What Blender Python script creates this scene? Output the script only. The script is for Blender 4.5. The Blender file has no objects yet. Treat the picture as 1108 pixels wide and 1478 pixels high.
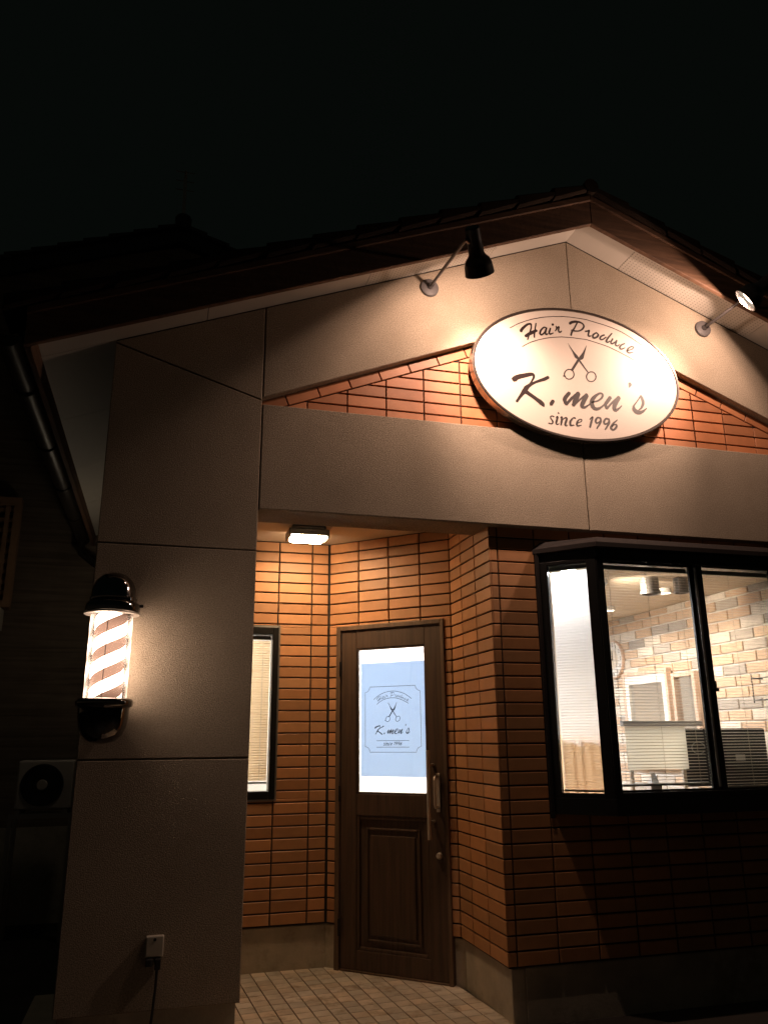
import bpy, math, random
from mathutils import Vector, Matrix
random.seed(7)
R = math.radians
scene = bpy.context.scene
col = scene.collection

# ------------------------------------------------------------------ materials
def nodemat(name):
    m = bpy.data.materials.new(name); m.use_nodes = True
    nt = m.node_tree; nt.nodes.clear()
    out = nt.nodes.new('ShaderNodeOutputMaterial')
    return m, nt, out

def pbr(name, color, rough=.7, metal=0, spec=.5, var=0, vscale=6, bump=0, bscale=80, bdist=.004, tint=False, stain=None, coat=0, wave=None, speck=None):
    """principled material with noise variation, optional per-face tint attribute, grain bump and stains"""
    m, nt, out = nodemat(name)
    N, L = nt.nodes, nt.links
    b = N.new('ShaderNodeBsdfPrincipled')
    b.inputs['Roughness'].default_value = rough
    b.inputs['Metallic'].default_value = metal
    b.inputs['Specular IOR Level'].default_value = spec
    b.inputs['Coat Weight'].default_value = coat
    L.new(b.outputs[0], out.inputs[0])
    tc = N.new('ShaderNodeTexCoord')
    c = None
    rgb = N.new('ShaderNodeRGB'); rgb.outputs[0].default_value = (*color, 1); c = rgb.outputs[0]
    if tint:
        a = N.new('ShaderNodeAttribute'); a.attribute_name = 'tint'
        mx = N.new('ShaderNodeMix'); mx.data_type = 'RGBA'; mx.blend_type = 'MULTIPLY'; mx.inputs[0].default_value = 1
        L.new(c, mx.inputs[6]); L.new(a.outputs['Color'], mx.inputs[7]); c = mx.outputs[2]
    def noise(scale, detail=4, r=.6):
        n = N.new('ShaderNodeTexNoise'); n.inputs['Scale'].default_value = scale
        n.inputs['Detail'].default_value = detail; n.inputs['Roughness'].default_value = r
        L.new(tc.outputs['Object'], n.inputs['Vector']); return n
    if wave:
        mp = N.new('ShaderNodeMapping'); mp.inputs['Scale'].default_value = wave
        L.new(tc.outputs['Object'], mp.inputs[0])
        n = N.new('ShaderNodeTexNoise'); n.inputs['Scale'].default_value = 1; n.inputs['Detail'].default_value = 6
        n.inputs['Distortion'].default_value = .6
        L.new(mp.outputs[0], n.inputs['Vector'])
        mr = N.new('ShaderNodeMapRange'); mr.inputs[1].default_value = .3; mr.inputs[2].default_value = .7
        mr.inputs[3].default_value = .65; mr.inputs[4].default_value = 1.32
        L.new(n.outputs[0], mr.inputs[0])
        mx = N.new('ShaderNodeMix'); mx.data_type = 'RGBA'; mx.blend_type = 'MULTIPLY'; mx.inputs[0].default_value = 1
        L.new(c, mx.inputs[6]); L.new(mr.outputs[0], mx.inputs[7]); c = mx.outputs[2]
    if var:
        n = noise(vscale)
        mr = N.new('ShaderNodeMapRange'); mr.inputs[1].default_value = .25; mr.inputs[2].default_value = .75
        mr.inputs[3].default_value = 1 - var; mr.inputs[4].default_value = 1 + var
        L.new(n.outputs[0], mr.inputs[0])
        mx = N.new('ShaderNodeMix'); mx.data_type = 'RGBA'; mx.blend_type = 'MULTIPLY'; mx.inputs[0].default_value = 1
        L.new(c, mx.inputs[6]); L.new(mr.outputs[0], mx.inputs[7]); c = mx.outputs[2]
    if speck:
        n = noise(speck[0], 2, .7)
        mr = N.new('ShaderNodeMapRange'); mr.inputs[1].default_value = .3; mr.inputs[2].default_value = .62
        mr.inputs[3].default_value = 1 - speck[1]; mr.inputs[4].default_value = 1 + speck[1] * .35
        L.new(n.outputs[0], mr.inputs[0])
        mx = N.new('ShaderNodeMix'); mx.data_type = 'RGBA'; mx.blend_type = 'MULTIPLY'; mx.inputs[0].default_value = 1
        L.new(c, mx.inputs[6]); L.new(mr.outputs[0], mx.inputs[7]); c = mx.outputs[2]
    if stain:
        n = noise(stain[1], 5, .7)
        mr = N.new('ShaderNodeMapRange'); mr.inputs[1].default_value = .52; mr.inputs[2].default_value = .75
        L.new(n.outputs[0], mr.inputs[0])
        mx = N.new('ShaderNodeMix'); mx.data_type = 'RGBA'
        L.new(mr.outputs[0], mx.inputs[0]); L.new(c, mx.inputs[6]); mx.inputs[7].default_value = (*stain[0], 1); c = mx.outputs[2]
    L.new(c, b.inputs['Base Color'])
    if bump:
        n = noise(bscale, 3, .65)
        bp = N.new('ShaderNodeBump'); bp.inputs['Strength'].default_value = bump; bp.inputs['Distance'].default_value = bdist
        L.new(n.outputs[0], bp.inputs['Height']); L.new(bp.outputs[0], b.inputs['Normal'])
    return m

def emit(name, color, strength):
    m, nt, out = nodemat(name)
    e = nt.nodes.new('ShaderNodeEmission'); e.inputs[0].default_value = (*color, 1); e.inputs[1].default_value = strength
    nt.links.new(e.outputs[0], out.inputs[0]); return m

def glassmat(name, tint=(1, 1, 1), refl=.06, rough=.0, milk=0):
    """thin pane: see-through with a weak fresnel reflection"""
    m, nt, out = nodemat(name); N, L = nt.nodes, nt.links
    t = N.new('ShaderNodeBsdfTransparent'); t.inputs[0].default_value = (*tint, 1)
    g = N.new('ShaderNodeBsdfGlossy'); g.inputs['Roughness'].default_value = rough
    f = N.new('ShaderNodeFresnel'); f.inputs[0].default_value = 1.45
    ml = N.new('ShaderNodeMath'); ml.operation = 'MULTIPLY'; ml.inputs[1].default_value = refl / .04
    ml.use_clamp = True
    mx = N.new('ShaderNodeMixShader')
    L.new(f.outputs[0], ml.inputs[0]); L.new(ml.outputs[0], mx.inputs[0]); L.new(t.outputs[0], mx.inputs[1]); L.new(g.outputs[0], mx.inputs[2])
    o = mx.outputs[0]
    if milk:
        d = N.new('ShaderNodeBsdfTranslucent'); d.inputs[0].default_value = (.9, .85, .82, 1); m2 = N.new('ShaderNodeMixShader')
        lw = N.new('ShaderNodeLayerWeight'); lw.inputs[0].default_value = .5; pw = N.new('ShaderNodeMath'); pw.operation = 'POWER'; pw.inputs[1].default_value = 2.2
        mm = N.new('ShaderNodeMath'); mm.operation = 'MULTIPLY_ADD'; mm.inputs[1].default_value = milk; mm.inputs[2].default_value = .012
        L.new(lw.outputs['Facing'], pw.inputs[0]); L.new(pw.outputs[0], mm.inputs[0]); L.new(mm.outputs[0], m2.inputs[0])
        L.new(o, m2.inputs[1]); L.new(d.outputs[0], m2.inputs[2]); o = m2.outputs[0]
    L.new(o, out.inputs[0]); return m

def sheer(name, color, trans=.6, clear=0.0):
    """paper or fabric: diffuse plus translucent, optionally partly see-through"""
    m, nt, out = nodemat(name); N, L = nt.nodes, nt.links
    d = N.new('ShaderNodeBsdfDiffuse'); d.inputs[0].default_value = (*color, 1)
    t = N.new('ShaderNodeBsdfTranslucent'); t.inputs[0].default_value = (*color, 1)
    mx = N.new('ShaderNodeMixShader'); mx.inputs[0].default_value = trans
    L.new(d.outputs[0], mx.inputs[1]); L.new(t.outputs[0], mx.inputs[2]); o = mx.outputs[0]
    if clear:
        tr = N.new('ShaderNodeBsdfTransparent'); m2 = N.new('ShaderNodeMixShader'); m2.inputs[0].default_value = clear
        L.new(o, m2.inputs[1]); L.new(tr.outputs[0], m2.inputs[2]); o = m2.outputs[0]
    L.new(o, out.inputs[0]); return m

def perforated(name, color):
    m = pbr(name, color, rough=.6, var=.06, vscale=3)
    nt = m.node_tree; N, L = nt.nodes, nt.links
    b = next(n for n in N if n.type == 'BSDF_PRINCIPLED')
    src = b.inputs['Base Color'].links[0].from_socket
    tc = N.new('ShaderNodeTexCoord')
    vm = N.new('ShaderNodeVectorMath'); vm.operation = 'SCALE'; vm.inputs['Scale'].default_value = 1 / .021
    fr = N.new('ShaderNodeVectorMath'); fr.operation = 'FRACTION'
    sb = N.new('ShaderNodeVectorMath'); sb.operation = 'SUBTRACT'; sb.inputs[1].default_value = (.5, .5, 0)
    mu = N.new('ShaderNodeVectorMath'); mu.operation = 'MULTIPLY'; mu.inputs[1].default_value = (1, 1, 0)
    ln = N.new('ShaderNodeVectorMath'); ln.operation = 'LENGTH'
    lt = N.new('ShaderNodeMath'); lt.operation = 'LESS_THAN'; lt.inputs[1].default_value = .2
    L.new(tc.outputs['Object'], vm.inputs[0]); L.new(vm.outputs[0], fr.inputs[0]); L.new(fr.outputs[0], sb.inputs[0])
    L.new(sb.outputs[0], mu.inputs[0]); L.new(mu.outputs[0], ln.inputs[0]); L.new(ln.outputs['Value'], lt.inputs[0])
    mx = N.new('ShaderNodeMix'); mx.data_type = 'RGBA'; mx.inputs[7].default_value = (.30, .27, .23, 1)
    L.new(lt.outputs[0], mx.inputs[0]); L.new(src, mx.inputs[6]); L.new(mx.outputs[2], b.inputs['Base Color'])
    return m

def stripes(name, pitch, r):
    """lit barber stripes wound as a helix round the object's own z axis"""
    m, nt, out = nodemat(name); N, L = nt.nodes, nt.links
    tc = N.new('ShaderNodeTexCoord'); sp = N.new('ShaderNodeSeparateXYZ'); L.new(tc.outputs['Object'], sp.inputs[0])
    at = N.new('ShaderNodeMath'); at.operation = 'ARCTAN2'; L.new(sp.outputs[1], at.inputs[0]); L.new(sp.outputs[0], at.inputs[1])
    dv = N.new('ShaderNodeMath'); dv.operation = 'MULTIPLY'; dv.inputs[1].default_value = -1 / math.pi; L.new(at.outputs[0], dv.inputs[0])
    zz = N.new('ShaderNodeMath'); zz.operation = 'MULTIPLY_ADD'; zz.inputs[1].default_value = 1 / pitch; L.new(sp.outputs[2], zz.inputs[0]); L.new(dv.outputs[0], zz.inputs[2])
    fr = N.new('ShaderNodeMath'); fr.operation = 'FRACT'; L.new(zz.outputs[0], fr.inputs[0])
    lt = N.new('ShaderNodeMath'); lt.operation = 'LESS_THAN'; lt.inputs[1].default_value = .5; L.new(fr.outputs[0], lt.inputs[0])
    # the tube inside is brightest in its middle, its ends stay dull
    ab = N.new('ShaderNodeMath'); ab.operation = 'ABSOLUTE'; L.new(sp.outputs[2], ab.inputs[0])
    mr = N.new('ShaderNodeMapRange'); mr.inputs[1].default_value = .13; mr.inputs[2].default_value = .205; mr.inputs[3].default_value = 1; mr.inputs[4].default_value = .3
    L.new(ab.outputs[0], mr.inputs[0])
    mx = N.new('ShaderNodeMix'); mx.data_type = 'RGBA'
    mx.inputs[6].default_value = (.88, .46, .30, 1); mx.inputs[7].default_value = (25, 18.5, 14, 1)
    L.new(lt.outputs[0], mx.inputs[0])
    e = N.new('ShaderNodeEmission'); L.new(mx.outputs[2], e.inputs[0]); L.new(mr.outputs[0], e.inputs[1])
    L.new(e.outputs[0], out.inputs[0]); return m

M = {}
M['stucco'] = pbr('stucco', (.39, .33, .258), .92, var=.13, vscale=1.7, stain=((.33, .275, .21), 2.3), bump=.8, bscale=185, bdist=.007, spec=0, speck=(150, .42))
M['tile'] = pbr('orange_tile', (.44, .215, .094), .5, tint=True, var=.1, vscale=14, bump=.12, bscale=90, bdist=.002)
M['spottile'] = pbr('spot_reddened_tile', (.47, .19, .085), .5, tint=True, var=.1, vscale=14, bump=.12, bscale=90, bdist=.002)  # orange tile again, with the spotlights' redder cast put into its colour
M['mortar'] = pbr('dark_mortar', (.022, .017, .014), .95, var=.2, vscale=20)
M['concrete'] = pbr('concrete', (.43, .385, .31), .9, var=.25, vscale=5, bump=.35, bscale=60, stain=((.17, .14, .07), 3.2))
M['floor_tile'] = pbr('floor_tile', (.56, .49, .405), .6, tint=True, var=.18, vscale=9, bump=.2, bscale=120, bdist=.002, stain=((.2, .13, .05), 6))
M['grout'] = pbr('grout', (.05, .042, .035), .95)
M['asphalt'] = pbr('asphalt', (.06, .057, .052), .95, var=.3, vscale=3, bump=.5, bscale=140)
M['brownwood'] = pbr('brown_board', (.12, .062, .034), .75, wave=(3, 3, 34), bump=.3, bscale=30)
M['door'] = pbr('door_wood', (.066, .038, .023), .55, wave=(48, 48, 2.2), bump=.1, bscale=40)
M['doorframe'] = pbr('door_frame_wood', (.12, .075, .045), .55, wave=(30, 30, 2.5))
M['soffit'] = pbr('soffit_board', (.62, .58, .52), .6, var=.06, vscale=2)
M['perf'] = perforated('perforated_soffit', (.62, .58, .52))
M['roof'] = pbr('roof_tile', (.03, .03, .032), .45, var=.3, vscale=4)
M['verge'] = pbr('verge_tile', (.032, .022, .016), .9, spec=.1, var=.35, vscale=6)
M['bronze'] = pbr('bronze_gutter', (.03, .024, .02), .42, metal=.4)
M['black'] = pbr('black_aluminium', (.012, .012, .012), .35, metal=.3)
M['greyalu'] = pbr('grey_aluminium', (.33, .32, .3), .35, metal=.8)
M['bayroof'] = pbr('bay_roof_metal', (.03, .025, .024), .8, spec=.1, var=.1)
M['steel'] = pbr('brushed_steel', (.62, .58, .53), .42, metal=.65)
M['chrome'] = pbr('dark_chrome', (.22, .21, .2), .07, metal=1)
M['blackpaint'] = pbr('black_enamel', (.013, .012, .012), .3, coat=.3)
M['lampgrey'] = pbr('grey_enamel', (.075, .07, .072), .6)
M['signwhite'] = pbr('sign_face', (.60, .535, .48), .42, var=.02)
M['signblack'] = pbr('sign_letters', (.022, .012, .012), .5)
M['goldrim'] = pbr('sign_rim', (.42, .36, .3), .25, metal=.9)
M['darkrim'] = pbr('sign_rim_dark', (.06, .045, .04), .4, metal=.5)
M['white'] = pbr('white_plastic', (.75, .73, .69), .5, var=.05)
M['offwhite'] = pbr('offwhite_plastic', (.52, .48, .40), .6, var=.08)
M['cream'] = pbr('cream_plaster', (.74, .66, .55), .85, var=.04, vscale=2)
M['ceil'] = pbr('tan_ceiling', (.62, .53, .42), .85)
M['inbrick'] = pbr('interior_brick', (.72, .68, .63), .85, tint=True, var=.12, vscale=30, bump=.3, bscale=70, bdist=.003)
M['inmortar'] = pbr('interior_mortar', (.74, .70, .64), .9)
M['woodfloor'] = pbr('wood_floor', (.3, .19, .1), .5, wave=(3, 30, 3))
M['mirror'] = pbr('mirror', (.85, .85, .85), .02, metal=1)
M['pinkwood'] = pbr('pale_wood', (.62, .46, .36), .5, wave=(24, 24, 3))
M['slat'] = sheer('blind_slat', (.82, .78, .72), .45)
M['slatshut'] = sheer('closed_blind_slat', (.80, .62, .40), .6)
M['slatcool'] = sheer('frosted_blind', (.9, .89, .87), .75, .28)
M['poster'] = sheer('poster_film', (.64, .78, .97), .95, .015)
M['posterink'] = pbr('poster_ink', (.10, .15, .22), .7)
M['glass'] = glassmat('window_glass', (.96, .97, .97), .05)
M['poleglass'] = glassmat('pole_glass', (.93, .9, .88), .09, milk=.8)
M['frost'] = sheer('frosted_glass', (.88, .88, .88), .8, .35)
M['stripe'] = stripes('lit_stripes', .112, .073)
M['seam'] = pbr('seam', (.12, .08, .06), .5)
M['bulb'] = emit('lamp_face', (1, .80, .60), 9)
M['porchbulb'] = emit('porch_diffuser', (1, .66, .37), 122)
M['down'] = emit('downlight_face', (1, .86, .7), 14)
M['panel'] = emit('assumed_panel_face', (1, .97, .93), 34)
M['coolpanel'] = emit('assumed_cool_panel_face', (.92, .95, 1), 160)
M['cornerpanel'] = emit('assumed_corner_panel_face', (.96, .98, 1), 190)
M['backlit'] = sheer('thin_paper', (.9, .9, .84), .8)
M['tintsheet'] = sheer('beige_light_tint', (.80, .56, .33), .8)  # colours the light that passes the added side-pane sheet
M['assumedlamp'] = emit('assumed_lamp_globe', (1, .82, .6), 15)  # glow of the assumed, unseen lamp on the side wall
M['kerb'] = pbr('pale_kerb', (.62, .55, .42), .9, var=.15, vscale=8)
M['drum'] = pbr('drum_metal', (.30, .28, .26), .35, metal=.7)
M['orange'] = pbr('orange_reflector', (.8, .42, .12), .4)
M['monitor'] = pbr('monitor_back', (.02, .02, .022), .4)
M['paper'] = pbr('paper', (.78, .76, .72), .8)
M['acwhite'] = pbr('ac_casing', (.55, .5, .46), .6, var=.06)
M['acdark'] = pbr('ac_grille', (.03, .03, .03), .6)
M['sidewall'] = pbr('house_siding', (.15, .115, .085), .9, var=.2, vscale=3, wave=(1, 1, 26))
M['lattice'] = pbr('lattice_block', (.32, .19, .11), .9, var=.2)
M['darkglass'] = pbr('dark_window', (.01, .012, .015), .1)
M['cable'] = pbr('black_cable', (.015, .015, .015), .6)
M['label'] = pbr('grey_label', (.4, .4, .4), .6)

# ------------------------------------------------------------------ mesh building
class MB:
    def __init__(s): s.v = []; s.f = []; s.t = []; s.m = []
    def face(s, pts, tint=None, mi=0):
        i = len(s.v); s.v += [tuple(p) for p in pts]; s.f.append(tuple(range(i, i + len(pts)))); s.t.append(tint); s.m.append(mi)
    def box(s, x0, x1, y0, y1, z0, z1, fn=None, tint=None, mi=0):
        P = [(x, y, z) for x in (x0, x1) for y in (y0, y1) for z in (z0, z1)]
        if fn: P = [fn(*p) for p in P]
        i = len(s.v); s.v += [tuple(p) for p in P]
        a = [(0, 1, 3, 2), (4, 6, 7, 5), (0, 4, 5, 1), (2, 3, 7, 6), (0, 2, 6, 4), (1, 5, 7, 3)]
        for q in a: s.f.append(tuple(i + k for k in q)); s.t.append(tint); s.m.append(mi)
    def prism(s, poly, fn, h0, h1, ch=0, tint=None, mi=0):
        """convex polygon in (u,z), extruded from depth h0 (back) to h1 (front); front edge chamfered"""
        n = len(poly)
        area = sum(poly[k][0] * poly[(k + 1) % n][1] - poly[(k + 1) % n][0] * poly[k][1] for k in range(n))
        if area < 0: poly = poly[::-1]
        rings = [[fn(u, z, h0) for u, z in poly]]
        if ch:
            rings.append([fn(u, z, h1 - ch) for u, z in poly]); ins = inset(poly, ch)
            rings.append([fn(u, z, h1) for u, z in ins])
        else: rings.append([fn(u, z, h1) for u, z in poly])
        i = len(s.v)
        for r in rings: s.v += [tuple(p) for p in r]
        for k in range(len(rings) - 1):
            for j in range(n):
                a = i + k * n + j; b = i + k * n + (j + 1) % n
                s.f.append((a, b, b + n, a + n)); s.t.append(tint); s.m.append(mi)
        L = len(rings) - 1
        s.f.append(tuple(i + L * n + j for j in range(n))); s.t.append(tint); s.m.append(mi)
        s.f.append(tuple(i + j for j in reversed(range(n)))); s.t.append(tint); s.m.append(mi)
    def tube(s, pts, r, seg=12, cap=True, mi=0):
        pts = [Vector(p) for p in pts]; rr = r if isinstance(r, (list, tuple)) else [r] * len(pts)
        i0 = len(s.v); ref = None
        for k, p in enumerate(pts):
            d = (pts[min(k + 1, len(pts) - 1)] - pts[max(k - 1, 0)]).normalized()
            if ref is None: ref = d.orthogonal().normalized()
            ref = (ref - d * ref.dot(d)).normalized(); b = d.cross(ref)
            for j in range(seg):
                a = 2 * math.pi * j / seg
                s.v.append(tuple(p + (ref * math.cos(a) + b * math.sin(a)) * rr[k]))
        for k in range(len(pts) - 1):
            for j in range(seg):
                a = i0 + k * seg + j; b = i0 + k * seg + (j + 1) % seg
                s.f.append((a, b, b + seg, a + seg)); s.t.append(None); s.m.append(mi)
        if cap:
            s.f.append(tuple(i0 + j for j in reversed(range(seg)))); s.t.append(None); s.m.append(mi)
            e = i0 + (len(pts) - 1) * seg
            s.f.append(tuple(e + j for j in range(seg))); s.t.append(None); s.m.append(mi)
    def lathe(s, prof, o, ax=(0, 0, 1), seg=40, mi=0):
        """profile of (radius, height) turned about the axis through o"""
        ax = Vector(ax).normalized(); e = ax.orthogonal().normalized(); g = ax.cross(e); o = Vector(o); i0 = len(s.v)
        for r, z in prof:
            for j in range(seg):
                a = 2 * math.pi * j / seg
                s.v.append(tuple(o + ax * z + (e * math.cos(a) + g * math.sin(a)) * max(r, 1e-5)))
        for k in range(len(prof) - 1):
            for j in range(seg):
                a = i0 + k * seg + j; b = i0 + k * seg + (j + 1) % seg
                s.f.append((a, b, b + seg, a + seg)); s.t.append(None); s.m.append(mi)
    def build(s, name, mats, parent=None, smooth=False, bev=0, origin=None):
        me = bpy.data.meshes.new(name)
        vs = s.v if origin is None else [(x - origin[0], y - origin[1], z - origin[2]) for x, y, z in s.v]
        me.from_pydata(vs, [], s.f)
        mats = mats if isinstance(mats, (list, tuple)) else [mats]
        for m in mats: me.materials.append(m)
        for p, k in zip(me.polygons, s.m): p.material_index = k; p.use_smooth = smooth
        if any(t is not None for t in s.t):
            ca = me.color_attributes.new('tint', 'FLOAT_COLOR', 'CORNER')
            for p, t in zip(me.polygons, s.t):
                for li in p.loop_indices: ca.data[li].color = (*(t or (1, 1, 1)), 1)
        o = bpy.data.objects.new(name, me); col.objects.link(o)
        if origin is not None: o.location = origin
        if parent is not None:
            o.parent = parent
            o.matrix_parent_inverse = Matrix.Translation(-wloc(parent))
        if bev:
            md = o.modifiers.new('bevel', 'BEVEL'); md.width = bev; md.segments = 2; md.limit_method = 'ANGLE'; md.angle_limit = R(40)
        if smooth:
            try: me.set_sharp_from_angle(angle=R(38))
            except Exception: pass
        return o

def wloc(o):
    v = Vector(o.location)
    if o.parent is not None: v = o.matrix_parent_inverse @ v + wloc(o.parent) if False else wloc(o.parent) + (o.matrix_parent_inverse @ v)
    return v

def inset(poly, d):
    n = len(poly); out = []
    for k in range(n):
        p0, p1, p2 = Vector(poly[k - 1]), Vector(poly[k]), Vector(poly[(k + 1) % n])
        e1 = (p1 - p0); e2 = (p2 - p1)
        if e1.length < 1e-6 or e2.length < 1e-6: out.append(tuple(p1)); continue
        e1.normalize(); e2.normalize()
        n1 = Vector((-e1.y, e1.x)); n2 = Vector((-e2.y, e2.x)); den = 1 + n1.dot(n2)
        out.append(tuple(p1 + (n1 + n2) * (d / max(den, .35))))
    return out

def clip(poly, a, b):
    """keep the part of a polygon left of the line a->b"""
    out = []; n = len(poly); d = lambda p: (b[0] - a[0]) * (p[1] - a[1]) - (b[1] - a[1]) * (p[0] - a[0])
    for k in range(n):
        p, q = poly[k], poly[(k + 1) % n]; dp, dq = d(p), d(q)
        if dp >= 0: out.append(p)
        if dp * dq < 0:
            t = dp / (dp - dq); out.append((p[0] + t * (q[0] - p[0]), p[1] + t * (q[1] - p[1])))
    return out

def sub_rect(r, h):
    x0, x1, z0, z1 = r; a0, a1, b0, b1 = h
    if a1 <= x0 or a0 >= x1 or b1 <= z0 or b0 >= z1: return [r]
    out = []
    if b0 > z0: out.append((x0, x1, z0, b0))
    if b1 < z1: out.append((x0, x1, b1, z1))
    lo, hi = max(z0, b0), min(z1, b1)
    if a0 > x0: out.append((x0, a0, lo, hi))
    if a1 < x1: out.append((a1, x1, lo, hi))
    return out

def frame(O, U, N):
    O, U, N = Vector(O), Vector(U).normalized(), Vector(N).normalized()
    return lambda u, z, h: O + U * u + N * h + Vector((0, 0, z))

def put(o, label, cat, group=None):
    o['label'] = label; o['category'] = cat
    if group: o['group'] = group
    return o

def thing(name, loc, label, cat, group=None):
    o = bpy.data.objects.new(name, None); col.objects.link(o); o.location = loc; o.empty_display_size = .1
    return put(o, label, cat, group)

def light(kind, name, loc, parent, energy, color, radius=.03, aim=None, angle=None, blend=.5):
    d = bpy.data.lights.new(name, kind); d.energy = energy; d.color = color; d.shadow_soft_size = radius
    if angle: d.spot_size = R(angle); d.spot_blend = blend
    o = bpy.data.objects.new(name, d); col.objects.link(o); o.location = loc
    if aim is not None: o.rotation_euler = Vector(aim).to_track_quat('-Z', 'Y').to_euler()
    if parent is not None:
        o.parent = parent; o.matrix_parent_inverse = Matrix.Translation(-wloc(parent))
    return o

def warm(base=1.0, s=.2):
    k = base * random.uniform(1 - s, 1 + s); j = random.uniform(-.05, .05)
    return (k * (1 + j), k, k * (1 - j))

def tile_wall(mb, fn, u0, u1, z0, z1, joint, zo, pu=.2375, pz=.0735, gap=.0095, holes=(), h0=-.012, h1=0, ch=.0025, tint=warm, bond=0):
    k0 = math.floor((z0 - zo) / pz) ; k = k0
    while zo + k * pz < z1 - 1e-6:
        za, zb = max(z0, zo + k * pz), min(z1, zo + (k + 1) * pz)
        off = joint + (bond * pu * (k % 2))
        j = math.floor((u0 - off) / pu)
        while off + j * pu < u1 - 1e-6:
            ua, ub = max(u0, off + j * pu), min(u1, off + (j + 1) * pu)
            rects = [(ua + (gap / 2 if ua > u0 else 0), ub - (gap / 2 if ub < u1 else 0), za + (gap / 2 if za > z0 else 0), zb - gap / 2)]
            for h in holes: rects = [q for r in rects for q in sub_rect(r, h)]
            tt = tint()
            for a, b, c, d in rects:
                if b - a > .006 and d - c > .006:
                    mb.prism([(a, c), (b, c), (b, d), (a, d)], fn, h0, h1, ch, tt)
            j += 1
        k += 1

def backing(mb, fn, u0, u1, z0, z1, holes=(), h0=-.11, h1=-.0115):
    rects = [(u0, u1, z0, z1)]
    for h in holes: rects = [q for r in rects for q in sub_rect(r, h)]
    for a, b, c, d in rects: mb.prism([(a, c), (b, c), (b, d), (a, d)], fn, h0, h1)

def ribbon(mb, pts, fn, h):
    """a pen stroke of varying width as a thin flat strip; pts = (u, z, width)"""
    n = len(pts); Lp = []; Rp = []
    for k in range(n):
        a = pts[max(k - 1, 0)]; b = pts[min(k + 1, n - 1)]
        dx, dz = b[0] - a[0], b[1] - a[1]; l = math.hypot(dx, dz) or 1; w = pts[k][2] / 2
        Lp.append((pts[k][0] - dz / l * w, pts[k][1] + dx / l * w)); Rp.append((pts[k][0] + dz / l * w, pts[k][1] - dx / l * w))
    i0 = len(mb.v)
    # round pen tips
    def tip(p, q, w):
        dx, dz = p[0] - q[0], p[1] - q[1]; l = math.hypot(dx, dz) or 1; return (p[0] + dx / l * w * .35, p[1] + dz / l * w * .35)
    s = tip(pts[0], pts[1], pts[0][2]); e = tip(pts[-1], pts[-2], pts[-1][2])
    for k in range(n): mb.v.append(tuple(fn(*Lp[k], h))); mb.v.append(tuple(fn(*Rp[k], h)))
    for k in range(n - 1):
        a = i0 + 2 * k; mb.f.append((a, a + 1, a + 3, a + 2)); mb.t.append(None); mb.m.append(0)
    i = len(mb.v); mb.v += [tuple(fn(*s, h)), tuple(fn(*e, h))]
    mb.f.append((i, i0 + 1, i0)); mb.f.append((i + 1, i0 + 2 * n - 2, i0 + 2 * n - 1)); mb.t += [None, None]; mb.m += [0, 0]

def struct(o): o['kind'] = 'structure'; return o
# ------------------------------------------------------------------ key dimensions (metres)
XL = -.81                      # outer face of the pillar
ZB, ZT = 2.601, 3.2207         # porch beam
C1, C2, C3 = (.6675, 1.373), (1.3561, .7282), (1.3561, .055)
ZC = 2.7625                    # porch ceiling
AX, AZ, SL = 2.0, 4.63, .40    # gable apex and pitch
ZF = .257                      # top of the concrete foundation
OV = .30                       # gable overhang
gz = lambda x: AZ - SL * abs(x - AX)
XZ = lambda x, z, h: Vector((x, -h, z))             # facade frame: h is how far forward
WT = Vector((C2[0] - C1[0], C2[1] - C1[1], 0)); LD = WT.length; WT.normalize()
WN = Vector((WT.y, -WT.x, 0))                         # door wall normal, towards the street
FW1 = frame((0, C1[1], 0), (1, 0, 0), (0, -1, 0))
FW2 = frame((*C1, 0), WT, WN)
FW3 = frame((*C3, 0), (0, 1, 0), (-1, 0, 0))          # u runs inwards from the outer corner
FW4 = frame((C3[0], C3[1], 0), (1, 0, 0), (0, -1, 0))
DW = lambda t, z, h: FW2(t, z, h)

# ------------------------------------------------------------------ ground
mb = MB(); mb.box(-60, 60, -60, 60, -.3, -.13); struct(mb.build('ground', M['asphalt']))
mb = MB(); mb.box(XL, 4.8, -.9, 1.5, -.2, -.012); struct(mb.build('porch_slab', M['grout']))
mb = MB(); fl = frame((0, 0, -.012), (1, 0, 0), (0, 0, 1))
ang = R(4); ca, sa = math.cos(ang), math.sin(ang)
pf = lambda u, v, h: Vector((u * ca - v * sa + .022, u * sa + v * ca, -.012 + h))
for i in range(-10, 17):
    for j in range(-10, 18):
        a, b = i * .092, j * .092
        c = pf(a + .045, b + .045, 0)
        if c.x > 1.36 or c.x < -.7 or c.y > 1.40 or c.y < -.8: continue
        k = random.uniform(.8, 1.15); w = random.uniform(-.05, .05)
        mb.prism([(a + .003, b + .003), (a + .089, b + .003), (a + .089, b + .089), (a + .003, b + .089)], pf, 0.0005, .012, .0015, (k * (1 + w), k, k * (1 - w)))
struct(mb.build('porch_floor', M['floor_tile']))
mb = MB(); mb.box(-1.03, -.85, .25, 1.33, -.13, .0)
o = mb.build('kerb_block', M['kerb'], bev=.01); put(o, 'low pale concrete kerb block on the ground behind the grey pillar foot', 'kerb block')

# ------------------------------------------------------------------ the shop building
shop = thing('barber_shop', (0, 0, 0), 'barber shop front with grey stucco gable, tiled porch and brown door', 'shop building')
P = shop
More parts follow.
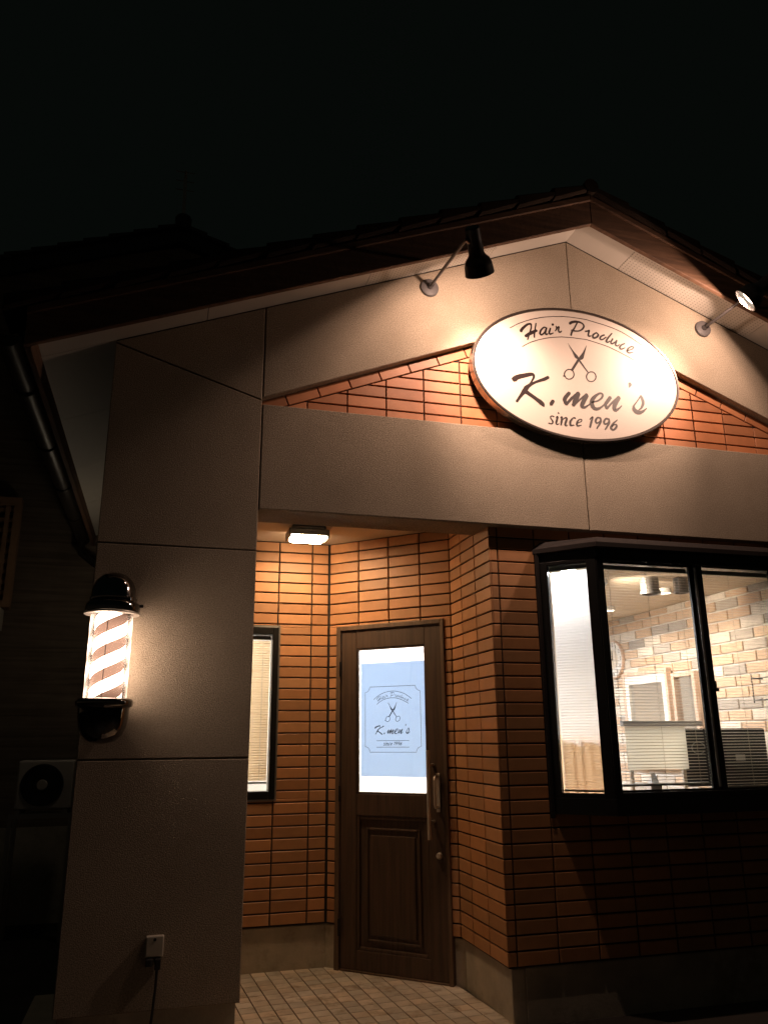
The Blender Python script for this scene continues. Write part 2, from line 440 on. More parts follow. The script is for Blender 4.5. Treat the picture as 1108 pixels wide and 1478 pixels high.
# stucco pillar, made of panels with open joints over a core
J1, J2, g = 2.3684, 1.3118, .005
def panels(mb, polys):
    for p in polys:
        area = sum(p[k][0] * p[(k + 1) % len(p)][1] - p[(k + 1) % len(p)][0] * p[k][1] for k in range(len(p)))
        p = p if area > 0 else p[::-1]
        mb.prism(inset(p, .0035), XZ, -.014, 0, .0035)
mb = MB()
mb.box(XL + .002, -.002, .012, .25, .235, 3.2)
dz0, dz1 = gz(XL) - .012, 3.238
panels(mb, [[(XL, .235), (0, .235), (0, J2), (XL, J2)], [(XL, J2), (0, J2), (0, J1), (XL, J1)], [(XL, J1), (0, J1), (0, dz1), (XL, dz0)]])
mb.build('pillar', M['stucco'], P)
mb = MB()
panels(mb, [[(4, .235), (4.81, .235), (4.81, J1), (4, J1)], [(4, J1), (4.81, J1), (4.81, dz0), (4, dz1)]]); mb.box(4.002, 4.808, .012, .25, .235, 3.2)
mb.build('pillar', M['stucco'], P)
# porch beam
mb = MB(); panels(mb, [[(0, ZB), (AX, ZB), (AX, ZT), (0, ZT)], [(AX, ZB), (4, ZB), (4, ZT), (AX, ZT)]])
mb.box(.002, 3.998, .0125, .275, ZB + .002, ZT - .002)
mb.build('porch_beam', M['stucco'], P)
# gable wall with the triangular opening for the brick inlay
TI = 3.256
tz = lambda x: TI + SL * min(x, 4 - x)
mb = MB()
panels(mb, [[(0, TI), (AX, tz(AX)), (AX, AZ), (0, gz(0))], [(AX, tz(AX)), (4, TI), (4, gz(4)), (AX, AZ)],
            [(XL, dz0), (0, dz1), (0, gz(0)), (XL, gz(XL))], [(4, dz1), (4.81, dz0), (4.81, gz(4.81)), (4, gz(4))]])
for q in ([(0.002, TI + .002), (AX, tz(AX) + .002), (AX, AZ), (0.002, gz(0))], [(AX, tz(AX) + .002), (3.998, TI + .002), (3.998, gz(4)), (AX, AZ)]):
    mb.prism(q, XZ, -.2, -.0125)
for q in ([(XL + .002, dz0), (0, dz1), (0, gz(0)), (XL + .002, gz(XL))], [(4, dz1), (4.808, dz0), (4.808, gz(4.81)), (4, gz(4))]):
    mb.prism(q, XZ, -.2, -.0125)
mb.build('gable_wall', M['stucco'], P)
# brick inlay: one course along each slope, level courses below
mb = MB()
BF = lambda x, z, h: Vector((x, .05 - h, z))
mb.prism([(-.05, ZT - .05), (4.05, ZT - .05), (AX, tz(AX) + .05)], BF, -.1, -.011, mi=1)
cs = 1 / math.hypot(1, SL); th = .064
for sgn in (1, -1):
    fx = lambda a: a if sgn > 0 else 4 - a
    n = 0; s0 = -.06
    while s0 < 2.2:
        a, b = s0 + .004, s0 + .2 - .004
        pt = lambda s, d: (s * cs + d * SL * cs, TI + .0 + s * SL * cs - d * cs)
        q = [pt(a, .003), pt(b, .003), pt(b, th), pt(a, th)]
        q = clip(q, (5, ZT + .001), (-5, ZT + .001))[::-1] if False else q
        q = [p for p in clip(q if sum(q[k][0] * q[(k + 1) % 4][1] - q[(k + 1) % 4][0] * q[k][1] for k in range(4)) > 0 else q[::-1], (-5, ZT + .001), (5, ZT + .001))]
        q = clip(q, (AX - .004, -9), (AX - .004, 9)) if len(q) > 2 else q
        q = [(fx(p[0]), p[1]) for p in q]
        if len(q) > 2: mb.prism(q, BF, -.0105, 0, .002, warm())
        s0 += .2
for k in range(-1, 14):
    za, zb = 3.2075 + k * .0745, 3.2075 + (k + 1) * .0745
    for j in range(0, 18):
        xa, xb = .025 + (j - 1) * .2375, .025 + j * .2375
        q = [(xa + .004, za + .005), (xb - .004, za + .005), (xb - .004, zb - .005), (xa + .004, zb - .005)]
        q = clip(q, (-5, ZT + .001), (5, ZT + .001))
        o_ = (th + .008) / cs
        if len(q) > 2: q = clip(q, (AX, TI + SL * AX - o_), (0, TI - o_))
        if len(q) > 2: q = clip(q, (4, TI - o_), (AX, TI + SL * AX - o_))
        if len(q) > 2 and max(p[0] for p in q) - min(p[0] for p in q) > .015: mb.prism(q, BF, -.0105, 0, .002, warm())
mb.build('brick_inlay', [M['spottile'], M['mortar']], P)

# tiled porch walls: real tiles over a dark mortar bed, each wall one part
ZO = .2625
WIN = (-.25, .318, 1.02, 2.151)
DR = (.0735, .8905, -.05, 2.155)
BAY = (1.667 - C3[0], 3.4 - C3[0], .994, 2.43)
mb = MB(); tile_wall(mb, FW1, -.70, C1[0] - .004, ZF, ZC + .03, .310, ZO, holes=[WIN])
backing(mb, FW1, -.70, C1[0] + .02, ZF, ZC + .03, [(WIN[0] + .01, WIN[1] - .01, WIN[2] + .01, WIN[3] - .01)])
for q in range(len(mb.t)):
    if mb.t[q] is None: mb.m[q] = 1
mb.build('tiled_wall', [M['tile'], M['mortar']], P)
mb = MB(); tile_wall(mb, FW2, .004, LD - .004, ZF, ZC + .03, .0095, ZO, holes=[DR])
backing(mb, FW2, -.02, LD + .02, ZF, ZC + .03, [(DR[0] + .01, DR[1] - .01, -.2, DR[3] - .01)])
for q in range(len(mb.t)):
    if mb.t[q] is None: mb.m[q] = 1
mb.build('tiled_wall', [M['tile'], M['mortar']], P)
mb = MB(); tile_wall(mb, FW3, 0, C2[1] - C3[1] - .004, ZF, ZC + .03, .2355, ZO)
backing(mb, FW3, .0135, C2[1] - C3[1] + .02, ZF, ZC + .03)
for q in range(len(mb.t)):
    if mb.t[q] is None: mb.m[q] = 1
mb.build('tiled_wall', [M['tile'], M['mortar']], P)
mb = MB(); tile_wall(mb, FW4, .0125, 3.45, ZF, ZB + .05, .055, ZO, holes=[BAY])
backing(mb, FW4, .1, 3.45, ZF, ZB + .05, [(BAY[0] + .01, BAY[1] - .01, BAY[2] + .01, BAY[3] - .01)])
for q in range(len(mb.t)):
    if mb.t[q] is None: mb.m[q] = 1
mb.build('tiled_wall', [M['tile'], M['mortar']], P)
# concrete foundation, set back under the tiles
mb = MB()
FZ = ZF - .004
mb.prism([(-.7, -.1), (C1[0] + .01, -.1), (C1[0] + .01, FZ), (-.7, FZ)], FW1, -.105, -.022)
mb.prism([(-.02, -.1), (.0735, -.1), (.0735, FZ), (-.02, FZ)], FW2, -.105, -.024)
mb.prism([(.8905, -.1), (LD + .02, -.1), (LD + .02, FZ), (.8905, FZ)], FW2, -.105, -.024)
mb.prism([(.026, -.15), (C2[1] - C3[1] + .01, -.15), (C2[1] - C3[1] + .01, FZ), (.026, FZ)], FW3, -.105, -.028)
mb.prism([(.1055, -.15), (3.45, -.15), (3.45, FZ), (.1055, FZ)], FW4, -.105, -.026)
mb.build('foundation', M['concrete'], P, bev=.006)
for x0, x1 in ((XL + .02, -.02), (4.02, 4.79)):
    mb = MB(); mb.box(x0, x1, .03, .24, -.15, .234); mb.build('pillar_foundation', M['concrete'], P)
# side walls
for x0, x1 in ((XL + .004, XL + .11), (4.70, 4.806)):
    mb = MB(); mb.box(x0, x1, .252, 3.9, -.1, 3.42); mb.build('side_wall', M['stucco'], P)
# porch ceiling, two boards meeting at an open seam
mb = MB(); mb.box(XL + .11, .578, .2755, 1.37, ZC, ZC + .02); mb.box(.584, 1.352, .2755, 1.37, ZC, ZC + .02); mb.box(XL + .11, 1.4, .28, 1.42, ZC + .021, ZC + .05)
mb.build('porch_ceiling', M['soffit'], P)

# roof -----------------------------------------------------------------
YB = 3.95; XE = -1.173
mb = MB()
for sgn in (1, -1):
    X = lambda a: a if sgn > 0 else 4 - a
    q = [(X(XE - .1), gz(XE - .1) + .13), (AX, AZ + .13), (AX, AZ + .15), (X(XE - .1), gz(XE - .1) + .15)]
    mb.prism(q, XZ, -YB, .26)
    # stepped courses of flat tiles
    n = 12; L = AX - XE + .12
    for k in range(n):
        xa = XE - .12 + L * k / n; xb = XE - .12 + L * (k + 1) / n + .04
        q = [(X(xa), gz(xa) + .152), (X(min(xb, AX)), gz(min(xb, AX)) + .147), (X(min(xb, AX)), gz(min(xb, AX)) + .165), (X(xa), gz(xa) + .19)]
        mb.prism(q, XZ, -YB, .30, .006)
roof = mb.build('roof', M['roof'], P)
def soff(name, mat, xa, xb, ya, yb):
    m_ = MB()
    q = [(xa, gz(xa)), (xb, gz(xb)), (xb, gz(xb) + .012), (xa, gz(xa) + .012)]
    m_.prism(q, XZ, -yb, -ya); return m_.build(name, M[mat], roof)
cuts = [XE, -.33, .60, 1.42, AX]
for k in range(4):
    soff('soffit_board', 'perf' if k == 2 else 'soffit', cuts[k] + .002, cuts[k + 1] - (.002 if k < 3 else 0), -OV, -.001)
cuts = [AX, 2.38, 3.35, 4.3, 5.173]
for k in range(4):
    soff('soffit_board', 'perf' if k == 1 else 'soffit', cuts[k] + (.002 if k else 0), cuts[k + 1] - .002, -OV, -.001)
ys = [.002, .9, 1.85, 2.8, YB]
for k in range(4):
    soff('soffit_board', 'soffit', XE, XL + .003, ys[k] + .002, ys[k + 1] - .002)
    soff('soffit_board', 'soffit', 4.807, 5.173, ys[k] + .002, ys[k + 1] - .002)
for sgn in (1, -1):
    X = lambda a: a if sgn > 0 else 4 - a
    mb = MB(); mb.prism([(X(XE - .03), gz(XE - .03) - .092), (AX, AZ - .092), (AX, AZ + .138), (X(XE - .03), gz(XE - .03) + .138)], XZ, OV, OV + .028, .004)
    mb.prism([(X(XE - .03), gz(XE - .03) + .075), (AX, AZ + .075), (AX, AZ + .115), (X(XE - .03), gz(XE - .03) + .115)], XZ, OV + .028, OV + .042, .003)
    mb.build('bargeboard', M['brownwood'], roof)
    # verge tiles lap each other down the slope and turn over the edge
    mb = MB(); Ls = (AX - XE) + .12; n = 13
    for k in range(n):
        xa = XE - .12 + Ls * k / n - .02; xb = XE - .12 + Ls * (k + 1) / n
        xb = min(xb, AX - .01); dv = random.uniform(-.004, .004)
        q = [(X(xa), gz(xa) + .118 + dv), (X(xb), gz(xb) + .135 + dv), (X(xb), gz(xb) + .185), (X(xa), gz(xa) + .208 + dv)]
        mb.prism(q, XZ, .10, OV + .065, .012)
    mb.build('verge_tiles', M['verge'], roof)
    # eave fascia and gutter
    mb = MB(); xe = X(XE); d = -.028 * sgn
    mb.box(min(xe, xe + d), max(xe, xe + d), -OV + .001, YB, gz(XE) - .105, gz(XE) + .12); mb.build('eave_fascia', M['brownwood'], roof)
    mb = MB(); r = .062; cx = X(XE - .105); cz = gz(XE) - .06; seg = 12
    prof = [(cx + r * math.cos(math.pi + math.pi * k / seg), cz + r * math.sin(math.pi + math.pi * k / seg)) for k in range(seg + 1)]
    prof += [(cx + (r - .006) * math.cos(2 * math.pi - math.pi * k / seg), cz + (r - .006) * math.sin(2 * math.pi - math.pi * k / seg)) for k in range(seg + 1)]
    m_ = len(prof)
    for y in (-OV - .03, YB - .08): mb.v += [(x, y, z) for x, z in prof]
    for k in range(m_): mb.f.append((k, (k + 1) % m_, m_ + (k + 1) % m_, m_ + k)); mb.t.append(None); mb.m.append(0)
    for y in (-OV - .03, YB - .085):
        i = len(mb.v); mb.v += [(cx + r * math.cos(math.pi + math.pi * k / seg), y, cz + r * math.sin(math.pi + math.pi * k / seg)) for k in range(seg + 1)]
        mb.f.append(tuple(range(i, i + seg + 1))); mb.t.append(None); mb.m.append(0)
    for y in (.25, 1.15, 2.05, 2.95):
        mb.tube([(cx + r * 1.06 * math.cos(math.pi + math.pi * k / 8), y, cz + r * 1.06 * math.sin(math.pi + math.pi * k / 8)) for k in range(9)], .008, 6)
    mb.tube([(cx, 3.78, cz - r * .8), (cx, 3.78, cz - .16), (cx + .12 * sgn, 3.74, cz - .26), (cx + .22 * sgn, 3.7, cz - .34), (cx + .22 * sgn, 3.7, -.1)], .032, 12)
    mb.build('gutter', M['bronze'], roof, smooth=True)
mb = MB(); prof = []
mb.tube([(AX, -OV - .07, AZ + .165), (AX, YB, AZ + .165)], .05, 16)
mb.build('ridge_cap', M['verge'], roof, smooth=True)

# door -------------------------------------------------------------------
def dbox(mb, t0, t1, z0, z1, h0, h1): mb.box(t0, t1, z0, z1, h0, h1, fn=DW)
mb = MB()    # leaf: stiles and rails round the glass and the moulded panel
L0, L1 = .111, .862
for a in [(L0, .2285, .012, 2.122), (.7465, L1, .012, 2.122), (.2285, .7465, 1.995, 2.122), (.2285, .7465, .917, 1.051), (.2285, .7465, .012, .125)]:
    dbox(mb, *a, -.05, -.004)
door = mb.build('door', M['door'], P, bev=.004)
mb = MB()
for a in [(.0735, .1085, 0, 2.155), (.8645, .8905, 0, 2.155), (.1085, .8645, 2.1245, 2.155)]: dbox(mb, *a, -.075, .012)
dbox(mb, .1085, .8645, 0, .0115, -.075, .004)
mb.build('door_frame', M['doorframe'], door, bev=.004)
mb = MB(); dbox(mb, .2285, .7465, .125, .917, -.045, -.026)
mb.build('door_panel', M['door'], door)
mb = MB()
for i, (e, h) in enumerate([(.0, -.009), (.066, -.014)]):
    a0, a1, b0, b1 = .2285 + e, .7465 - e, .125 + e * .8, .917 - e * 1.1; w = .022 if i == 0 else .016
    for q in [(a0, a0 + w, b0, b1), (a1 - w, a1, b0, b1), (a0 + w, a1 - w, b0, b0 + w), (a0 + w, a1 - w, b1 - w, b1)]: dbox(mb, *q, -.0258, h)
mb.build('panel_moulding', M['door'], door, bev=.005)
mb = MB(); dbox(mb, .33, .645, .215, .80, -.0257, -.016); mb.build('raised_panel', M['door'], door, bev=.008)
mb = MB(); dbox(mb, .2285, .7465, 1.051, 1.995, -.031, -.027); mb.build('door_glass', M['glass'], door)
mb = MB()
w = .011
for q in [(.2285, .2285 + w, 1.051, 1.995), (.7465 - w, .7465, 1.051, 1.995), (.2285 + w, .7465 - w, 1.051, 1.051 + w), (.2285 + w, .7465 - w, 1.995 - w, 1.995)]: dbox(mb, *q, -.0265, -.009)
mb.build('glazing_bead', M['door'], door, bev=.004)
for z in (1.86, 1.05, .25):
    mb = MB(); mb.tube([DW(.1095, z - .05, .014), DW(.1095, z + .05, .014)], .007, 10); mb.build('hinge', M['black'], door)
mb = MB(); mb.tube([DW(.782, .80, .062), DW(.782, 1.325, .062)], .0125, 14)
for z in (.90, 1.235): mb.tube([DW(.782, z, .06), DW(.787, z, -.004)], .009, 10)
mb.build('pull_bar', M['steel'], door, smooth=True)
mb = MB(); dbox(mb, .806, .832, .955, 1.185, -.004, .004); 
mb.tube([DW(.819, 1.165, .004), DW(.819, 1.165, .045), DW(.819, 1.15, .052), DW(.819, 1.0, .052), DW(.819, .985, .045), DW(.819, .985, .004)], .0085, 10)
mb.build('latch_handle', M['steel'], door, bev=.002)
mb = MB(); mb.lathe([(0, .016), (.012, .016), (.016, .012), (.02, 0), (.02, -.008)], DW(.816, .703, 0), WN, 20); mb.build('keyhole_knob', M['steel'], door, smooth=True)
mb = MB()
# small window ---------------------------------------------------------------
def wbox(mb, fn, t0, t1, z0, z1, h0, h1): mb.box(t0, t1, z0, z1, h0, h1, fn=fn)
w = .04
for q in [(WIN[0], WIN[0] + w, WIN[2], WIN[3]), (WIN[1] - w, WIN[1], WIN[2], WIN[3]), (WIN[0] + w, WIN[1] - w, WIN[2], WIN[2] + w + .01), (WIN[0] + w, WIN[1] - w, WIN[3] - w - .012, WIN[3])]: wbox(mb, FW1, *q, -.09, .012)
sw = mb.build('window_frame', M['black'], P, bev=.004)
mb = MB(); wbox(mb, FW1, WIN[0] + w, WIN[1] - w, WIN[2] + w, WIN[3] - w, -.034, -.03); mb.build('window_pane', M['glass'], sw)
mb = MB()
e = .012
for q in [(WIN[0] - e, WIN[0], WIN[2] - e, WIN[3] + e), (WIN[1], WIN[1] + e, WIN[2] - e, WIN[3] + e), (WIN[0], WIN[1], WIN[2] - e, WIN[2]), (WIN[0], WIN[1], WIN[3], WIN[3] + e)]: wbox(mb, FW1, *q, -.01, .006)
mb.build('window_trim', M['greyalu'], sw)

# bay window -------------------------------------------------------------------
BX0, BX1, BY = 1.667, 3.4, -.19
BC0, BC1 = BX0 + .245, BX1 - .245
wy = C3[1]
FS = frame((BX0, wy, 0), (1, -1, 0), (-1, -1, 0)); LS = .245 * math.sqrt(2)
FSR = frame((BX1, wy, 0), (-1, -1, 0), (1, -1, 0))
FF = frame((0, BY, 0), (1, 0, 0), (0, -1, 0))
Z0, Z1, GZ0, GZ1 = .994, 2.445, 1.108, 2.372
mb = MB()
def plan(mb, pts, z0, z1):
    i = len(mb.v); n = len(pts)
    for z in (z0, z1): mb.v += [(x, y, z) for x, y in pts]
    for k in range(n): mb.f.append((i + k, i + (k + 1) % n, i + n + (k + 1) % n, i + n + k)); mb.t.append(None); mb.m.append(0)
    mb.f.append(tuple(i + k for k in reversed(range(n)))); mb.f.append(tuple(i + n + k for k in range(n))); mb.t += [None] * 2; mb.m += [0] * 2
plan(mb, [(BX0, wy + .05), (BX0, wy), (BC0, BY), (BC1, BY), (BX1, wy), (BX1, wy + .05)], Z0, GZ0 - .03)      # sill box
plan(mb, [(BX0, wy + .05), (BX0, wy), (BC0, BY), (BC1, BY), (BX1, wy), (BX1, wy + .05)], GZ1 + .022, Z1)     # head
for F in (FS, FSR):
    for q in [(.0, .052, GZ0 - .03, GZ1 + .022), (LS - .062, LS - .004, GZ0 - .03, GZ1 + .022), (.052, LS - .062, GZ0 - .03, GZ0 - .004), (.052, LS - .062, GZ1, GZ1 + .022)]: wbox(mb, F, *q, -.045, 0)
for q in [(BC0 + .001, 1.956, GZ0 - .03, GZ1 + .022), (3.13, BC1, GZ0 - .03, GZ1 + .022), (1.956, 3.13, GZ0 - .03, GZ0), (1.956, 3.13, GZ1 + .008, GZ1 + .022)]: wbox(mb, FF, *q, -.05, 0)
bay = mb.build('bay_window', M['black'], P, bev=.003)
mb = MB(); mb.box(BX0 - .02, BX0 - .001, wy - .016, wy - .0005, Z0 - .02, Z1); mb.build('wall_flange', M['bayroof'], bay)
mb = MB(); f_ = .034
plan(mb, [(BX0 - f_, wy), (BC0 - f_ * .42, BY - f_), (BC1 + f_ * .42, BY - f_), (BX1 + f_, wy)], Z1 + .001, Z1 + .03)
i = len(mb.v); 
lo = [(BX0 - f_, wy), (BC0 - f_ * .42, BY - f_), (BC1 + f_ * .42, BY - f_), (BX1 + f_, wy)]; hi = [(BX0 + .02, wy), (BC0 + .03, BY + .03), (BC1 - .03, BY + .03), (BX1 - .02, wy)]
mb.v += [(x, y, Z1 + .03) for x, y in lo] + [(x, y, Z1 + .075) for x, y in hi]
for k in range(3): mb.f.append((i + k, i + k + 1, i + 5 + k, i + 4 + k)); mb.t.append(None); mb.m.append(0)
mb.f.append((i + 4, i + 5, i + 6, i + 7)); mb.t.append(None); mb.m.append(0)
mb.build('bay_roof', M['bayroof'], bay, bev=.003)
mb = MB(); wbox(mb, FS, .052, LS - .062, GZ0 - .004, GZ1, -.026, -.022); mb.build('side_pane', M['glass'], bay)
mb = MB(); wbox(mb, FSR, .052, LS - .062, GZ0 - .004, GZ1, -.026, -.022); mb.build('side_pane', M['glass'], bay)
def sash(a, b, h, lw, rw):
    m_ = MB()
    for q in [(a, a + lw, GZ0 + .001, GZ1 + .007), (b - rw, b, GZ0 + .001, GZ1 + .007), (a + lw, b - rw, GZ0 + .001, GZ0 + .012), (a + lw, b - rw, GZ1 - .004, GZ1 + .007)]: wbox(m_, FF, *q, h - .018, h)
    s_ = m_.build('sliding_sash', M['black'], bay, bev=.002)
    m_ = MB(); wbox(m_, FF, a + lw, b - rw, GZ0 + .012, GZ1 - .004, h - .011, h - .007); m_.build('window_pane', M['glass'], s_)
    return s_
s1 = sash(1.957, 2.585, -.030, .006, .042)
s2 = sash(2.56, 3.129, -.008, .058, .03)
mb = MB(); wbox(mb, FF, 2.5605, 2.575, GZ0 + .02, GZ1 - .01, -.0078, -.004); mb.build('sash_track', M['greyalu'], s2)
mb = MB(); wbox(mb, FF, 2.588, 2.612, 1.655, 1.70, -.0078, .012); wbox(mb, FF, 2.60, 2.618, 1.64, 1.66, -.0078, .02); mb.build('sash_lock', M['black'], s2, bev=.003)
mb = MB(); plan(mb, [(BX0 + .06, wy + .12), (BX0 + .06, wy), (BC0 + .02, BY + .055), (BC1 - .02, BY + .055), (BX1 - .06, wy), (BX1 - .06, wy + .12)], GZ0 - .029, GZ0 - .012)
mb.build('window_board', M['pinkwood'], bay)

# room behind the windows ---------------------------------------------------------
CX = 3.42; BWY = 2.62
mb = MB(); plan(mb, [(XL + .1, 1.47), (.71, 1.47), (1.46, .79), (1.46, .17), (CX + .02, .17), (CX + .02, BWY + .02), (XL + .1, BWY + .02)], 2.40, 2.43)
mb.build('room_ceiling', M['ceil'], P)
mb = MB(); plan(mb, [(XL + .1, 1.485), (.715, 1.485), (1.462, .79), (1.462, .18), (CX + .02, .18), (CX + .02, BWY + .02), (XL + .1, BWY + .02)], -.05, .04); mb.build('room_floor', M['woodfloor'], P)
mb = MB(); mb.box(XL + .1, CX + .12, BWY, BWY + .1, .0, 2.45); mb.box(XL + .108, XL + .12, 1.47, BWY, 0, 2.45); mb.build('room_wall', M['cream'], P)
FB = frame((CX, .165, 0), (0, 1, 0), (-1, 0, 0))
BR = [(.98, .95, .9), (.98, .93, .86), (.80, .60, .44), (.74, .55, .41), (.82, .63, .48), (.50, .48, .47), (.58, .54, .50), (.78, .6, .46)]
def brt():
    c = [.88 * q + .12 * r_ for q, r_ in zip(random.choice(BR), (.9, .83, .74))]; k = random.uniform(.9, 1.06); return (c[0] * k, c[1] * k, c[2] * k)
mb = MB(); tile_wall(mb, FB, 0, BWY - .165, .04, 2.399, .0, .02, pu=.235, pz=.0775, gap=.012, h0=-.012, h1=0, ch=.003, tint=brt, bond=.5)
backing(mb, FB, 0, BWY - .165, .04, 2.42)
for q in range(len(mb.t)):
    if mb.t[q] is None: mb.m[q] = 1
mb.build('room_brick_wall', [M['inbrick'], M['inmortar']], P)
